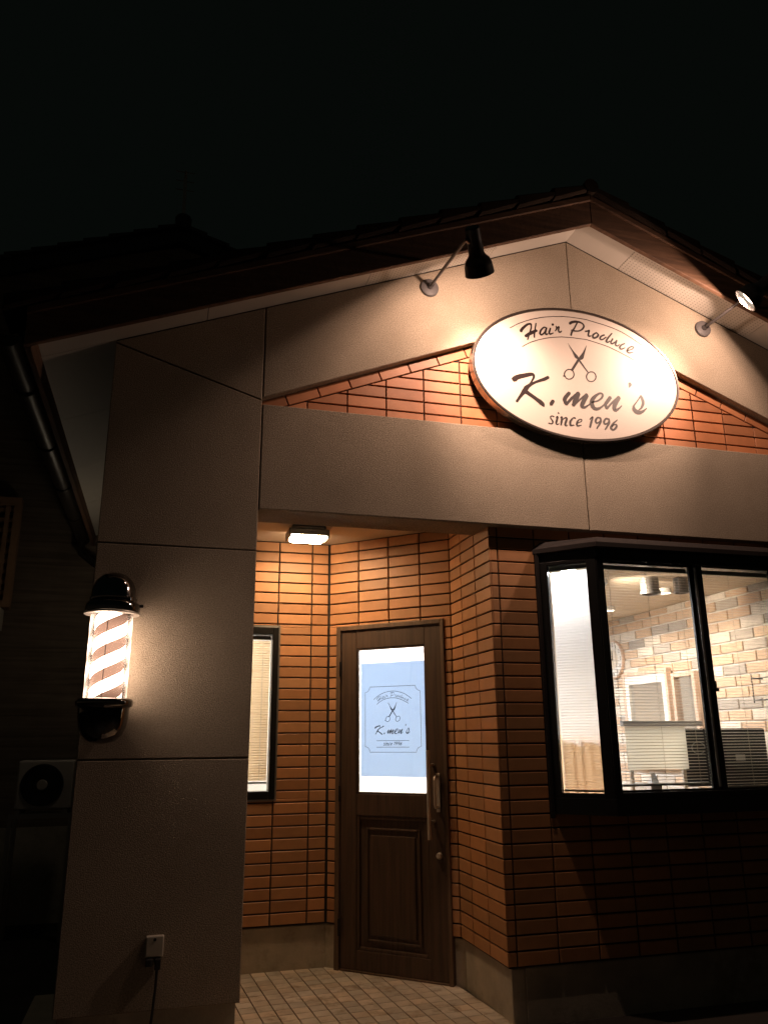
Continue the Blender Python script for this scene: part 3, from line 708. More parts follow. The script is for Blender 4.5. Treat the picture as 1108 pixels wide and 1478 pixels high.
# ------------------------------------------------------------------ lettering (pen strokes, tenths of a millimetre from the sign centre)
TXT = {"hair":[[[-3900,2470,103],[-3880,2490,102],[-3860,2530,101],[-3840,2570,99],[-3810,2620,96],[-3770,2670,94],[-3710,2740,91],[-3640,2810,87],[-3560,2890,83],[-3480,2960,79],[-3420,3010,75],[-3350,3050,71],[-3290,3070,67],[-3230,3090,62],[-3190,3100,59],[-3150,3110,56]],[[-3150,3100,61],[-3150,3060,60],[-3150,3020,57],[-3150,2960,55],[-3150,2900,53],[-3160,2830,52],[-3170,2770,51],[-3200,2690,51],[-3220,2620,51],[-3250,2540,52],[-3280,2450,52],[-3320,2340,51],[-3360,2220,50],[-3400,2100,49],[-3440,2000,48],[-3470,1930,47]],[[-3600,2160,103],[-3540,2200,105],[-3460,2260,108],[-3370,2330,111],[-3270,2390,113],[-3180,2450,113],[-3090,2500,109],[-3000,2560,103],[-2910,2610,95],[-2830,2650,89],[-2780,2680,84]],[[-2800,3190,42],[-2820,3120,43],[-2830,3030,44],[-2860,2920,44],[-2880,2810,46],[-2900,2720,47],[-2910,2640,49],[-2930,2560,51],[-2940,2490,53],[-2960,2430,55],[-2970,2370,56],[-2970,2320,56],[-2980,2260,55],[-2980,2220,54],[-2980,2180,52],[-2980,2150,52]],[[-2080,2940,56],[-2100,2950,55],[-2130,2960,54],[-2170,2980,53],[-2210,2990,52],[-2240,2980,52],[-2290,2950,53],[-2340,2910,55],[-2390,2860,57],[-2430,2810,59],[-2470,2760,61],[-2500,2710,62],[-2530,2650,64],[-2550,2590,65],[-2560,2540,65],[-2570,2500,66],[-2560,2470,65],[-2550,2440,65],[-2520,2420,64],[-2500,2410,63],[-2470,2420,61],[-2430,2440,59],[-2380,2470,56],[-2330,2520,52],[-2280,2570,49],[-2240,2620,47],[-2200,2690,45],[-2160,2760,44],[-2130,2830,43],[-2100,2890,43],[-2080,2940,42]],[[-2070,2970,56],[-2090,2930,58],[-2110,2870,60],[-2140,2790,62],[-2160,2720,64],[-2180,2660,66],[-2180,2620,67],[-2180,2580,68],[-2180,2540,68],[-2170,2510,68],[-2150,2500,66],[-2130,2490,61],[-2100,2500,55],[-2060,2520,48],[-2030,2540,42],[-2010,2550,38]],[[-1800,2980,56],[-1820,2930,58],[-1840,2870,60],[-1870,2790,62],[-1900,2720,65],[-1910,2670,66],[-1910,2630,66],[-1910,2600,66],[-1890,2570,65],[-1880,2560,64],[-1850,2550,61],[-1810,2560,56],[-1760,2590,50],[-1700,2620,43],[-1650,2650,37],[-1620,2670,33]],[[-1660,3220,75],[-1580,3300,75]],[[-1390,3190,38],[-1390,3170,39],[-1380,3130,41],[-1370,3080,44],[-1370,3030,46],[-1370,2990,47],[-1390,2950,46],[-1410,2910,44],[-1440,2880,41],[-1470,2840,39],[-1480,2820,38]],[[-1390,3010,47],[-1360,3040,48],[-1310,3080,50],[-1260,3130,53],[-1220,3160,55],[-1190,3170,56],[-1190,3150,57],[-1200,3100,57],[-1220,3030,56],[-1240,2970,56],[-1240,2920,56],[-1240,2880,57],[-1230,2840,59],[-1220,2810,61],[-1200,2780,62],[-1180,2770,61],[-1150,2780,57],[-1110,2800,51],[-1070,2840,44],[-1040,2870,37],[-1010,2890,33]],[[-400,3490,84],[-380,3510,86],[-360,3530,88],[-320,3570,91],[-280,3600,93],[-240,3620,94],[-180,3650,93],[-120,3670,92],[-60,3690,90],[10,3710,87],[80,3720,84],[160,3720,81],[240,3720,77],[320,3720,73],[390,3700,69],[450,3680,66],[500,3660,64],[550,3620,63],[590,3580,62],[610,3530,62],[620,3480,61],[620,3430,60],[590,3370,59],[560,3320,58],[520,3260,57],[470,3210,56],[420,3170,55],[360,3130,53],[300,3090,51],[220,3060,51],[150,3040,52],[60,3030,55],[-40,3020,60],[-150,3030,66],[-240,3030,71],[-300,3030,75]],[[170,3680,47],[140,3620,47],[90,3530,48],[30,3430,49],[-20,3330,50],[-70,3240,52],[-110,3180,54],[-150,3120,57],[-190,3070,61],[-230,3020,64],[-260,2970,66],[-290,2900,66],[-320,2830,65],[-340,2760,63],[-360,2700,62],[-380,2660,61]],[[690,3090,61],[710,3100,60],[740,3110,60],[780,3120,59],[820,3130,58],[850,3140,56],[890,3160,54],[930,3180,52],[960,3200,50],[990,3210,48],[1000,3200,47],[990,3170,48],[970,3120,49],[940,3050,52],[920,2990,54],[900,2940,56],[890,2900,59],[890,2860,62],[890,2830,65],[900,2800,66],[910,2790,66],[940,2780,61],[980,2790,54],[1030,2810,46],[1070,2830,38],[1100,2840,33]],[[1500,3120,47],[1460,3090,49],[1410,3050,52],[1340,3010,55],[1290,2970,58],[1250,2930,61],[1230,2880,63],[1210,2830,66],[1210,2780,68],[1220,2740,69],[1230,2720,70],[1260,2710,70],[1300,2700,69],[1340,2710,68],[1390,2730,67],[1430,2750,66],[1480,2780,66],[1530,2820,66],[1570,2870,67],[1610,2920,67],[1630,2960,66],[1620,3000,63],[1590,3030,59],[1560,3070,54],[1520,3100,50],[1500,3120,47]],[[2080,3030,56],[2040,3010,57],[1980,2990,58],[1920,2950,59],[1860,2920,60],[1810,2880,61],[1780,2850,62],[1750,2800,64],[1740,2760,65],[1730,2730,66],[1730,2700,66],[1750,2680,65],[1770,2660,63],[1810,2650,61],[1850,2660,59],[1890,2670,56],[1950,2700,53],[2020,2750,49],[2090,2810,44],[2150,2860,40],[2190,2900,38]],[[2650,3230,42],[2610,3180,44],[2540,3100,47],[2470,3020,50],[2400,2940,54],[2340,2870,56],[2290,2800,59],[2250,2740,61],[2210,2680,63],[2180,2630,65],[2160,2590,66],[2160,2560,65],[2180,2540,64],[2210,2530,62],[2240,2520,60],[2270,2520,56],[2300,2530,51],[2340,2560,45],[2380,2600,38],[2410,2630,32],[2430,2650,28]],[[2680,2840,52],[2650,2800,53],[2610,2740,55],[2560,2670,57],[2520,2610,60],[2500,2560,61],[2500,2530,62],[2510,2490,63],[2530,2470,63],[2570,2460,63],[2610,2470,61],[2660,2500,57],[2740,2550,50],[2820,2620,43],[2890,2680,37],[2940,2720,33]],[[2970,2760,52],[2940,2720,53],[2910,2640,56],[2870,2560,58],[2840,2490,60],[2830,2430,61],[2840,2400,61],[2860,2370,59],[2900,2360,57],[2930,2350,55],[2960,2350,52],[3000,2370,47],[3030,2400,42],[3070,2430,36],[3100,2470,32],[3120,2490,28]],[[3540,2600,42],[3500,2590,44],[3450,2560,47],[3390,2530,50],[3330,2500,54],[3280,2470,56],[3230,2430,59],[3190,2380,61],[3160,2340,63],[3130,2290,65],[3120,2260,66],[3120,2230,66],[3140,2200,66],[3170,2180,65],[3200,2160,64],[3240,2160,61],[3300,2180,56],[3360,2210,50],[3430,2240,43],[3490,2280,37],[3530,2300,33]],[[3660,2080,42],[3720,2110,42],[3810,2150,42],[3910,2200,42],[4000,2240,42],[4070,2280,42],[4110,2320,43],[4140,2350,44],[4160,2380,45],[4170,2400,46],[4160,2420,47],[4150,2440,47],[4120,2450,47],[4080,2450,46],[4040,2450,46],[4000,2440,47],[3940,2410,49],[3880,2370,52],[3820,2320,55],[3760,2270,59],[3720,2220,61],[3690,2180,63],[3670,2140,64],[3650,2100,65],[3650,2060,66],[3660,2030,66],[3680,2000,65],[3710,1980,64],[3740,1970,62],[3790,1960,59],[3830,1960,56],[3880,1970,52],[3940,1990,47],[4000,2010,41],[4060,2030,36],[4100,2050,33]]],"arcs":[[[-4640,2590,28],[-4550,2650,28],[-4420,2740,28],[-4270,2840,28],[-4110,2940,28],[-3950,3030,28],[-3790,3110,28],[-3630,3190,28],[-3450,3280,28],[-3270,3350,28],[-3090,3430,28],[-2900,3500,28],[-2700,3560,28],[-2500,3630,28],[-2300,3690,28],[-2100,3740,28],[-1910,3780,28],[-1730,3820,28],[-1540,3860,28],[-1360,3880,28],[-1170,3910,28],[-980,3940,28],[-780,3960,28],[-590,3970,28],[-390,3990,28],[-170,3990,28],[70,3990,28],[350,3990,28],[620,3980,28],[860,3970,28],[1160,3920,28],[1320,3900,28],[1530,3860,28],[1790,3820,28],[2050,3780,28],[2290,3730,28],[2510,3680,28],[2730,3630,28],[2940,3570,28],[3150,3500,28],[3340,3440,28],[3520,3360,28],[3690,3280,28],[3840,3200,28],[3990,3120,28],[4140,3040,28],[4300,2950,28],[4460,2860,28],[4610,2770,28],[4750,2690,28],[4840,2640,28]],[[-3860,1400,28],[-3780,1450,28],[-3670,1530,28],[-3540,1610,28],[-3400,1700,28],[-3260,1780,28],[-3100,1860,28],[-2930,1940,28],[-2750,2010,28],[-2570,2080,28],[-2390,2140,28],[-2220,2200,28],[-2040,2250,28],[-1860,2300,28],[-1690,2340,28],[-1530,2370,28],[-1390,2400,28],[-1280,2420,28],[-1160,2440,28],[-1050,2460,28],[-910,2470,28],[-760,2480,28],[-590,2490,28],[-410,2500,28],[-230,2510,28],[-50,2510,28],[150,2510,28],[370,2510,28],[580,2510,28],[770,2500,28],[1030,2460,28],[1180,2430,28],[1400,2390,28],[1650,2340,28],[1910,2290,28],[2140,2230,28],[2350,2180,28],[2540,2110,28],[2740,2040,28],[2930,1970,28],[3120,1900,28],[3330,1810,28],[3550,1720,28],[3760,1630,28],[3940,1540,28],[4070,1490,28]]],"km":[[[-4550,-980,244],[-4540,-950,238],[-4520,-920,231],[-4490,-880,222],[-4450,-840,213],[-4410,-810,206],[-4340,-770,202],[-4270,-740,198],[-4190,-710,196],[-4100,-670,192],[-4000,-640,188],[-3880,-600,181],[-3730,-550,174],[-3580,-500,167],[-3450,-460,158],[-3340,-440,150],[-3280,-440,141],[-3240,-460,131],[-3210,-490,121],[-3200,-530,111],[-3200,-570,103],[-3200,-610,96],[-3220,-670,89],[-3250,-730,83],[-3280,-790,78],[-3310,-840,75],[-3350,-900,75],[-3390,-970,77],[-3430,-1030,80],[-3470,-1080,83],[-3490,-1120,84]],[[-3490,-1120,84],[-3530,-1160,100],[-3570,-1210,123],[-3620,-1270,149],[-3680,-1330,172],[-3730,-1390,188],[-3770,-1440,195],[-3800,-1490,198],[-3840,-1540,197],[-3870,-1590,193],[-3920,-1650,188],[-3970,-1710,178],[-4020,-1790,164],[-4080,-1870,148],[-4140,-1950,133],[-4200,-2030,122],[-4260,-2110,115],[-4320,-2200,110],[-4380,-2280,107],[-4430,-2360,105],[-4470,-2410,103]],[[-2190,-500,122],[-2220,-520,125],[-2260,-550,131],[-2320,-580,136],[-2390,-620,140],[-2470,-670,141],[-2580,-720,135],[-2710,-770,125],[-2850,-830,114],[-3000,-900,106],[-3140,-970,103],[-3290,-1060,109],[-3460,-1170,122],[-3610,-1290,136],[-3750,-1380,150],[-3850,-1450,159]],[[-3880,-1640,188],[-3790,-1690,183],[-3670,-1760,175],[-3530,-1850,167],[-3390,-1930,161],[-3270,-2010,159],[-3160,-2080,165],[-3060,-2150,176],[-2960,-2210,189],[-2870,-2280,197],[-2800,-2330,197],[-2740,-2380,184],[-2710,-2430,161],[-2680,-2460,134],[-2670,-2500,110],[-2650,-2520,94]],[[-1980,-2080,141],[-2170,-2360,141]],[[-810,-1410,141],[-850,-1450,143],[-910,-1520,147],[-980,-1600,152],[-1040,-1670,156],[-1090,-1730,159],[-1120,-1780,163],[-1150,-1820,167],[-1170,-1860,170],[-1180,-1900,171],[-1190,-1950,169],[-1180,-2010,161],[-1170,-2080,148],[-1150,-2150,134],[-1130,-2210,121],[-1120,-2250,113]],[[-1120,-2250,113],[-1050,-2180,113],[-960,-2080,113],[-860,-1970,113],[-750,-1850,113],[-650,-1740,113],[-540,-1650,113],[-430,-1550,113],[-320,-1460,113],[-220,-1380,113],[-160,-1320,113]],[[-180,-1360,178],[-210,-1430,184],[-260,-1520,192],[-310,-1630,200],[-360,-1740,206],[-410,-1840,206],[-460,-1930,198],[-510,-2030,184],[-550,-2120,167],[-590,-2200,151],[-620,-2260,141]],[[-590,-2240,94],[-510,-2170,90],[-410,-2070,85],[-280,-1950,79],[-150,-1840,75],[-40,-1730,75],[60,-1650,80],[170,-1560,88],[270,-1490,98],[350,-1420,107],[410,-1380,113]],[[410,-1430,169],[370,-1490,171],[320,-1580,173],[260,-1670,176],[200,-1770,178],[150,-1860,178],[110,-1930,177],[70,-2010,174],[30,-2080,170],[0,-2150,165],[-10,-2200,159],[-10,-2240,152],[10,-2280,143],[30,-2300,133],[60,-2310,122],[100,-2320,113],[150,-2300,103],[210,-2280,92],[270,-2240,82],[340,-2200,73],[400,-2150,66],[460,-2110,60],[530,-2050,55],[590,-2000,52],[640,-1950,49],[680,-1920,47]],[[680,-1900,56],[750,-1880,57],[850,-1850,59],[960,-1810,61],[1080,-1770,63],[1170,-1730,66],[1250,-1680,69],[1320,-1630,74],[1380,-1580,78],[1440,-1520,82],[1480,-1470,84],[1510,-1420,84],[1530,-1360,82],[1540,-1310,79],[1540,-1260,76],[1530,-1230,75],[1500,-1210,75],[1470,-1190,75],[1420,-1190,76],[1360,-1200,79],[1300,-1220,84],[1220,-1270,93],[1140,-1320,104],[1050,-1390,117],[970,-1470,130],[900,-1540,141],[840,-1600,150],[800,-1670,159],[760,-1740,167],[730,-1810,174],[710,-1880,178],[700,-1960,180],[710,-2040,180],[730,-2110,178],[760,-2180,174],[790,-2230,169],[830,-2270,162],[880,-2290,153],[930,-2310,142],[990,-2310,132],[1050,-2310,122],[1120,-2290,112],[1180,-2260,102],[1250,-2230,92],[1310,-2180,83],[1380,-2140,75],[1440,-2080,69],[1510,-2020,65],[1580,-1950,61],[1640,-1890,58],[1680,-1850,56]],[[2080,-1390,150],[2040,-1440,149],[1980,-1520,147],[1910,-1610,145],[1840,-1700,143],[1790,-1770,141],[1750,-1810,139],[1720,-1850,137],[1700,-1880,136],[1690,-1920,134],[1680,-1960,131],[1680,-2010,128],[1700,-2070,124],[1710,-2130,119],[1730,-2180,115],[1740,-2220,113]],[[1740,-2220,84],[1800,-2160,84],[1880,-2070,83],[1980,-1960,82],[2080,-1850,82],[2180,-1750,84],[2290,-1650,90],[2410,-1550,99],[2530,-1450,108],[2640,-1360,116],[2710,-1300,122]],[[2710,-1330,169],[2660,-1400,170],[2600,-1500,173],[2520,-1610,175],[2450,-1730,177],[2390,-1820,178],[2350,-1890,178],[2320,-1960,177],[2300,-2020,175],[2290,-2080,173],[2280,-2130,169],[2280,-2170,163],[2290,-2210,157],[2310,-2240,149],[2330,-2260,140],[2370,-2270,131],[2410,-2250,121],[2470,-2220,109],[2530,-2180,97],[2590,-2130,85],[2650,-2090,75],[2690,-2050,66],[2740,-2000,59],[2780,-1950,52],[2820,-1910,46],[2840,-1880,42]],[[3630,-250,159],[3620,-270,155],[3620,-300,150],[3610,-330,143],[3600,-360,134],[3590,-390,122],[3570,-420,105],[3560,-460,84],[3540,-490,62],[3520,-530,42],[3510,-550,28]],[[4330,-1030,94],[4340,-1070,99],[4360,-1120,108],[4380,-1180,117],[4400,-1240,126],[4410,-1300,131],[4420,-1340,134],[4440,-1390,136],[4440,-1430,136],[4440,-1480,134],[4440,-1530,131],[4420,-1600,126],[4390,-1670,120],[4360,-1740,112],[4320,-1800,103],[4290,-1860,94],[4240,-1920,83],[4180,-1970,70],[4120,-2010,57],[4070,-2050,45],[4040,-2070,38]],[[4330,-1030,75],[4290,-1090,72],[4230,-1160,68],[4170,-1250,63],[4100,-1340,59],[4030,-1430,56],[3960,-1510,56],[3890,-1600,58],[3820,-1680,61],[3760,-1760,64],[3710,-1810,66]],[[3710,-1810,75],[3710,-1850,92],[3710,-1910,117],[3710,-1970,145],[3720,-2040,170],[3740,-2090,188],[3780,-2130,196],[3830,-2170,199],[3880,-2200,198],[3940,-2220,194],[4000,-2230,188],[4070,-2230,177],[4130,-2220,163],[4200,-2200,146],[4260,-2170,129],[4330,-2140,113],[4400,-2090,96],[4480,-2030,79],[4550,-1970,62],[4620,-1910,48],[4660,-1870,38]]],"since":[[[-2010,-3150,56],[-2030,-3150,54],[-2070,-3140,51],[-2100,-3130,47],[-2140,-3120,44],[-2170,-3120,42],[-2190,-3140,43],[-2220,-3160,44],[-2240,-3180,46],[-2250,-3210,49],[-2250,-3250,52],[-2240,-3290,55],[-2210,-3340,58],[-2170,-3390,62],[-2140,-3440,65],[-2120,-3480,66],[-2120,-3520,64],[-2130,-3560,59],[-2140,-3590,54],[-2160,-3620,49],[-2190,-3640,47],[-2230,-3650,47],[-2280,-3650,49],[-2330,-3640,52],[-2380,-3630,55],[-2410,-3620,56]],[[-1880,-3210,23],[-1860,-3190,31],[-1830,-3160,41],[-1800,-3130,53],[-1770,-3120,63],[-1760,-3140,70],[-1780,-3200,74],[-1810,-3290,75],[-1840,-3390,74],[-1870,-3480,73],[-1890,-3550,70],[-1890,-3600,67],[-1880,-3620,63],[-1860,-3640,57],[-1840,-3650,52],[-1810,-3650,47],[-1790,-3640,42],[-1760,-3630,36],[-1730,-3600,31],[-1710,-3580,27],[-1690,-3570,23]],[[-1710,-2870,66],[-1660,-2880,66]],[[-1580,-3190,23],[-1560,-3170,31],[-1530,-3140,41],[-1500,-3110,53],[-1480,-3110,64],[-1470,-3130,70],[-1480,-3210,73],[-1500,-3330,72],[-1530,-3460,70],[-1550,-3580,67],[-1570,-3660,66]],[[-1510,-3380,33],[-1480,-3350,34],[-1430,-3300,35],[-1380,-3250,37],[-1330,-3200,39],[-1290,-3170,42],[-1250,-3150,47],[-1210,-3140,53],[-1170,-3130,60],[-1150,-3150,66],[-1140,-3180,70],[-1150,-3240,73],[-1180,-3330,74],[-1220,-3430,74],[-1260,-3530,73],[-1280,-3600,70],[-1280,-3640,66],[-1280,-3660,61],[-1260,-3670,54],[-1240,-3670,48],[-1230,-3680,42],[-1210,-3670,38],[-1190,-3660,33],[-1160,-3640,29],[-1140,-3620,26],[-1130,-3610,23]],[[-530,-3100,56],[-550,-3100,54],[-580,-3090,50],[-610,-3080,45],[-650,-3080,43],[-690,-3100,42],[-730,-3130,46],[-780,-3180,52],[-830,-3240,59],[-870,-3300,66],[-910,-3360,70],[-920,-3410,73],[-930,-3470,74],[-930,-3520,75],[-930,-3570,73],[-910,-3600,70],[-870,-3620,64],[-820,-3610,54],[-760,-3600,44],[-700,-3590,35],[-670,-3580,28]],[[-450,-3420,33],[-400,-3410,33],[-340,-3380,34],[-280,-3350,35],[-210,-3320,36],[-170,-3300,38],[-140,-3270,40],[-120,-3240,44],[-110,-3210,47],[-110,-3180,50],[-110,-3160,52],[-130,-3150,51],[-150,-3140,48],[-190,-3140,44],[-220,-3140,42],[-260,-3160,42],[-290,-3180,46],[-340,-3220,52],[-380,-3270,59],[-420,-3320,66],[-440,-3370,70],[-460,-3420,73],[-470,-3470,74],[-480,-3520,75],[-470,-3570,73],[-450,-3600,70],[-410,-3600,64],[-340,-3590,54],[-270,-3570,44],[-200,-3550,35],[-160,-3540,28]],[[460,-3080,38],[500,-3050,40],[550,-2990,43],[610,-2930,48],[660,-2890,52],[680,-2880,56],[680,-2920,61],[660,-2980,67],[630,-3070,72],[590,-3150,77],[560,-3230,80],[530,-3320,80],[500,-3400,78],[470,-3490,75],[440,-3570,72],[420,-3620,70]],[[1200,-2910,66],[1180,-2910,65],[1140,-2900,65],[1100,-2890,65],[1050,-2890,65],[1010,-2910,66],[980,-2940,67],[940,-2980,70],[910,-3040,73],[880,-3090,75],[870,-3130,75],[860,-3170,74],[870,-3210,71],[880,-3240,68],[900,-3270,64],[930,-3280,61],[960,-3270,58],[1010,-3260,55],[1050,-3230,52],[1100,-3200,49],[1140,-3160,47],[1180,-3120,46],[1210,-3080,46],[1230,-3030,46],[1260,-2990,47],[1270,-2960,47]],[[1230,-2880,56],[1230,-2920,60],[1240,-2970,65],[1240,-3030,70],[1240,-3090,74],[1220,-3170,75],[1170,-3260,72],[1100,-3370,66],[1020,-3480,58],[950,-3580,51],[900,-3650,47]],[[1790,-2920,66],[1770,-2920,65],[1730,-2910,65],[1690,-2900,65],[1640,-2900,65],[1610,-2920,66],[1570,-2950,67],[1530,-2990,70],[1500,-3050,73],[1470,-3100,75],[1460,-3140,75],[1450,-3180,74],[1460,-3220,71],[1470,-3250,68],[1490,-3280,64],[1510,-3290,61],[1550,-3280,58],[1590,-3270,55],[1640,-3240,52],[1690,-3210,49],[1730,-3170,47],[1770,-3130,46],[1800,-3090,46],[1830,-3040,46],[1850,-3000,47],[1860,-2970,47]],[[1820,-2890,56],[1820,-2930,60],[1830,-2980,65],[1830,-3040,70],[1830,-3100,74],[1810,-3180,75],[1760,-3270,72],[1690,-3380,66],[1610,-3500,58],[1540,-3600,51],[1490,-3660,47]],[[2420,-2910,38],[2370,-2950,42],[2310,-3010,49],[2240,-3070,57],[2160,-3130,65],[2100,-3190,70],[2050,-3260,74],[2000,-3320,77],[1960,-3390,79],[1930,-3440,80],[1920,-3490,80],[1920,-3540,78],[1950,-3570,75],[1980,-3600,71],[2020,-3620,67],[2060,-3620,66],[2110,-3600,66],[2160,-3570,69],[2210,-3530,72],[2250,-3480,74],[2290,-3440,75],[2310,-3400,74],[2330,-3360,71],[2340,-3320,68],[2340,-3280,64],[2330,-3260,61],[2310,-3240,58],[2280,-3240,55],[2250,-3240,52],[2210,-3240,49],[2170,-3260,47],[2130,-3280,45],[2090,-3320,44],[2050,-3350,43],[2010,-3390,43],[1990,-3410,42]]],"sc":[[[-640,2060,7],[-550,1900,23],[-420,1680,45],[-300,1490,70],[-230,1360,102],[-170,1270,137],[-120,1190,155],[-70,1140,142],[-20,1100,114],[20,1070,91],[20,1060,86],[20,1050,86],[70,960,84],[230,720,75],[460,400,62],[620,180,53]],[[690,2080,7],[620,1920,29],[530,1710,61],[440,1510,91],[370,1380,123],[310,1260,154],[250,1170,169],[180,1110,154],[110,1070,122],[60,1030,98],[40,1020,93],[40,1010,96],[-10,930,98],[-160,700,98],[-370,390,98],[-520,170,98]],[[-380,-80,46],[-400,-170,46],[-440,-260,46],[-500,-340,46],[-580,-400,46],[-660,-450,46],[-750,-470,46],[-840,-470,46],[-920,-440,46],[-980,-400,46],[-1030,-330,46],[-1060,-250,46],[-1060,-160,46],[-1040,-70,46],[-1000,10,46],[-940,90,46],[-870,150,46],[-780,200,46],[-700,220,46],[-610,220,46],[-530,200,46],[-460,150,46],[-420,90,46],[-390,10,46],[-380,-80,46]],[[1180,-70,46],[1160,-160,46],[1110,-250,46],[1050,-320,46],[980,-390,46],[890,-430,46],[800,-450,46],[720,-450,46],[640,-430,46],[570,-380,46],[520,-320,46],[500,-240,46],[490,-150,46],[510,-60,46],[560,30,46],[620,110,46],[690,170,46],[780,220,46],[870,240,46],[950,240,46],[1030,220,46],[1100,170,46],[1150,100,46],[1170,20,46],[1180,-70,46]],[[-1160,-300,42],[-1010,-290,70]]]}
SC = (1.984, 3.618)
# ------------------------------------------------------------------ oval sign
sg = thing('shop_sign', (SC[0], 0, SC[1]), 'large white oval shop sign with black script lettering and scissors on the gable', 'shop sign')
def oval(rx, rz, n=96): return [(SC[0] + rx * math.cos(2 * math.pi * k / n), SC[1] + rz * math.sin(2 * math.pi * k / n)) for k in range(n)]
RX, RZ = .7288, .4588
mb = MB(); mb.prism(oval(RX - .016, RZ - .016), XZ, .02, .0565, .004); mb.build('sign_face', M['signwhite'], sg)
def hoop(name, mat, ro, ri, h0, h1):
    m_ = MB(); n = 96; A, B = oval(RX + ro, RZ + ro, n), oval(RX + ri, RZ + ri, n)
    for k in range(n):
        j = (k + 1) % n
        for q in [(XZ(*A[k], h1), XZ(*A[j], h1), XZ(*B[j], h1), XZ(*B[k], h1)), (XZ(*A[k], h0), XZ(*A[j], h0), XZ(*A[j], h1), XZ(*A[k], h1)),
                  (XZ(*B[k], h0), XZ(*B[j], h0), XZ(*B[j], h1), XZ(*B[k], h1)), (XZ(*A[k], h0), XZ(*A[j], h0), XZ(*B[j], h0), XZ(*B[k], h0))]: m_.face(q)
    import bmesh
    o_ = m_.build(name, M[mat], sg)
    b_ = bmesh.new(); b_.from_mesh(o_.data); bmesh.ops.remove_doubles(b_, verts=b_.verts, dist=1e-5); bmesh.ops.recalc_face_normals(b_, faces=b_.faces); b_.to_mesh(o_.data); b_.free()
    for p in o_.data.polygons: p.use_smooth = True
    o_.data.set_sharp_from_angle(angle=R(35)); return o_
hoop('sign_rim', 'goldrim', .0, -.0155, .006, .058)
hoop('rim_line', 'darkrim', -.004, -.0155, .0582, .0615)
hoop('sign_case', 'darkrim', -.012, -.05, .001, .0055)
def letters(name, strokes, parent, fn, h, mat, conv=None, wk=1.0):
    m_ = MB()
    for k, s_ in enumerate(strokes):
        pts = [(q[0] * 1e-4, q[1] * 1e-4, q[2] * 1e-4 * wk) for q in s_]
        if conv: pts = [conv(*p) for p in pts]
        ribbon(m_, pts, fn, h + .00012 * (k % 6))
    return m_.build(name, mat, parent)
FSg = lambda u, v, h: XZ(SC[0] + u, SC[1] + v, h)
for n_, s_ in (('sign_arc_line', TXT['arcs'][:1]), ('sign_arc_line', TXT['arcs'][1:]), ('sign_heading_word', TXT['hair'][:10]), ('sign_heading_word', TXT['hair'][10:]), ('sign_scissors', TXT['sc']),
               ('sign_name_initial', TXT['km'][:5]), ('sign_name_word', TXT['km'][5:-4]), ('sign_apostrophe', TXT['km'][-4:-3]), ('sign_letter', TXT['km'][-3:]), ('sign_since_word', TXT['since'][:7]), ('sign_year', TXT['since'][7:])):
    letters(n_, s_, sg, FSg, .0572, M['signblack'], wk={'sign_arc_line': 1.9, 'sign_heading_word': 2.0, 'sign_since_word': 1.8, 'sign_year': 1.8}.get(n_, 1.6))

# ------------------------------------------------------------------ poster in the door glass
ps = thing('door_poster', DW(.49, 1.16, -.02), 'pale blue poster with scissors emblem behind the door glass', 'poster')
hp = -.0335
mb = MB(); mb.box(.2485, .7325, 1.158, 1.895, hp - .0006, hp, fn=DW); mb.build('poster_sheet', M['poster'], ps)
FP = lambda u, v, h: DW(u, v, h)
def lin(u0, s, v0, ref, extra=0, uc=0):
    return lambda u, v, w: (u0 + (u - uc) * s, v0 + (v - ref) * s - extra * ((u - uc) * s) ** 2, max(w * s * 1.5, .0032))
am = [q for q in TXT['arcs'][0]]; um = [q[0] * 1e-4 for q in am]; vm_ = [q[1] * 1e-4 for q in am]
uc = (um[0] + um[-1]) / 2; s_a = .281 / (um[-1] - um[0]); vt = max(vm_)
sag = (vt - (vm_[0] + vm_[-1]) / 2) * s_a; ex = (.052 - sag) / .1405 ** 2
ca_ = lin(.4875, s_a, 1.703, vt, ex, uc)
tilt = (vm_[-1] - vm_[0]) * s_a / .281
cb_ = lambda u, v, w: (lambda a: (a[0], a[1] - tilt * (a[0] - .4875), a[2]))(ca_(u, v, w))
letters('poster_arc_lines', TXT['arcs'], ps, FP, hp + .0004, M['posterink'], cb_)
letters('poster_heading', TXT['hair'], ps, FP, hp + .0004, M['posterink'], lambda u, v, w: cb_(u, v, w)[:2] + (max(w * s_a * 1.25, .0022),))
letters('poster_scissors', TXT['sc'], ps, FP, hp + .0004, M['posterink'], lin(.487, .479, 1.628, .208, 0, .001))
for n_, s_ in (('poster_initial', TXT['km'][:5]), ('poster_name', TXT['km'][5:-4]), ('poster_apostrophe', TXT['km'][-4:-3]), ('poster_letter', TXT['km'][-3:])): letters(n_, s_, ps, FP, hp + .0004, M['posterink'], lin(.485, .28, 1.422, -.252, 0, .0055))
letters('poster_year', TXT['since'], ps, FP, hp + .0004, M['posterink'], lin(.486, .284, 1.354, -.366, 0, .0))
m_ = MB()
bx = (.281, .694, 1.311, 1.735); e = .035
def arc(cx, cz, a0, a1): return [(cx + e * math.cos(R(a0 + (a1 - a0) * k / 8)), cz + e * math.sin(R(a0 + (a1 - a0) * k / 8)), .003) for k in range(9)]
loop = arc(bx[0], bx[2], 90, 0) + arc(bx[1], bx[2], 180, 90) + arc(bx[1], bx[3], 270, 180) + arc(bx[0], bx[3], 0, -90); loop.append(loop[0])
ribbon(m_, loop, FP, hp + .0004)
for z in (1.384, 1.343): ribbon(m_, [(.366, z, .003), (.607, z, .003)], FP, hp + .0004)
m_.build('poster_border', M['posterink'], ps)
# suction cup of the film
mb = MB(); mb.lathe([(0, .004), (.004, .003), (.005, 0)], DW(.274, 1.945, -.0265), WN, 12); mb.build('suction_cup', M['label'], ps)

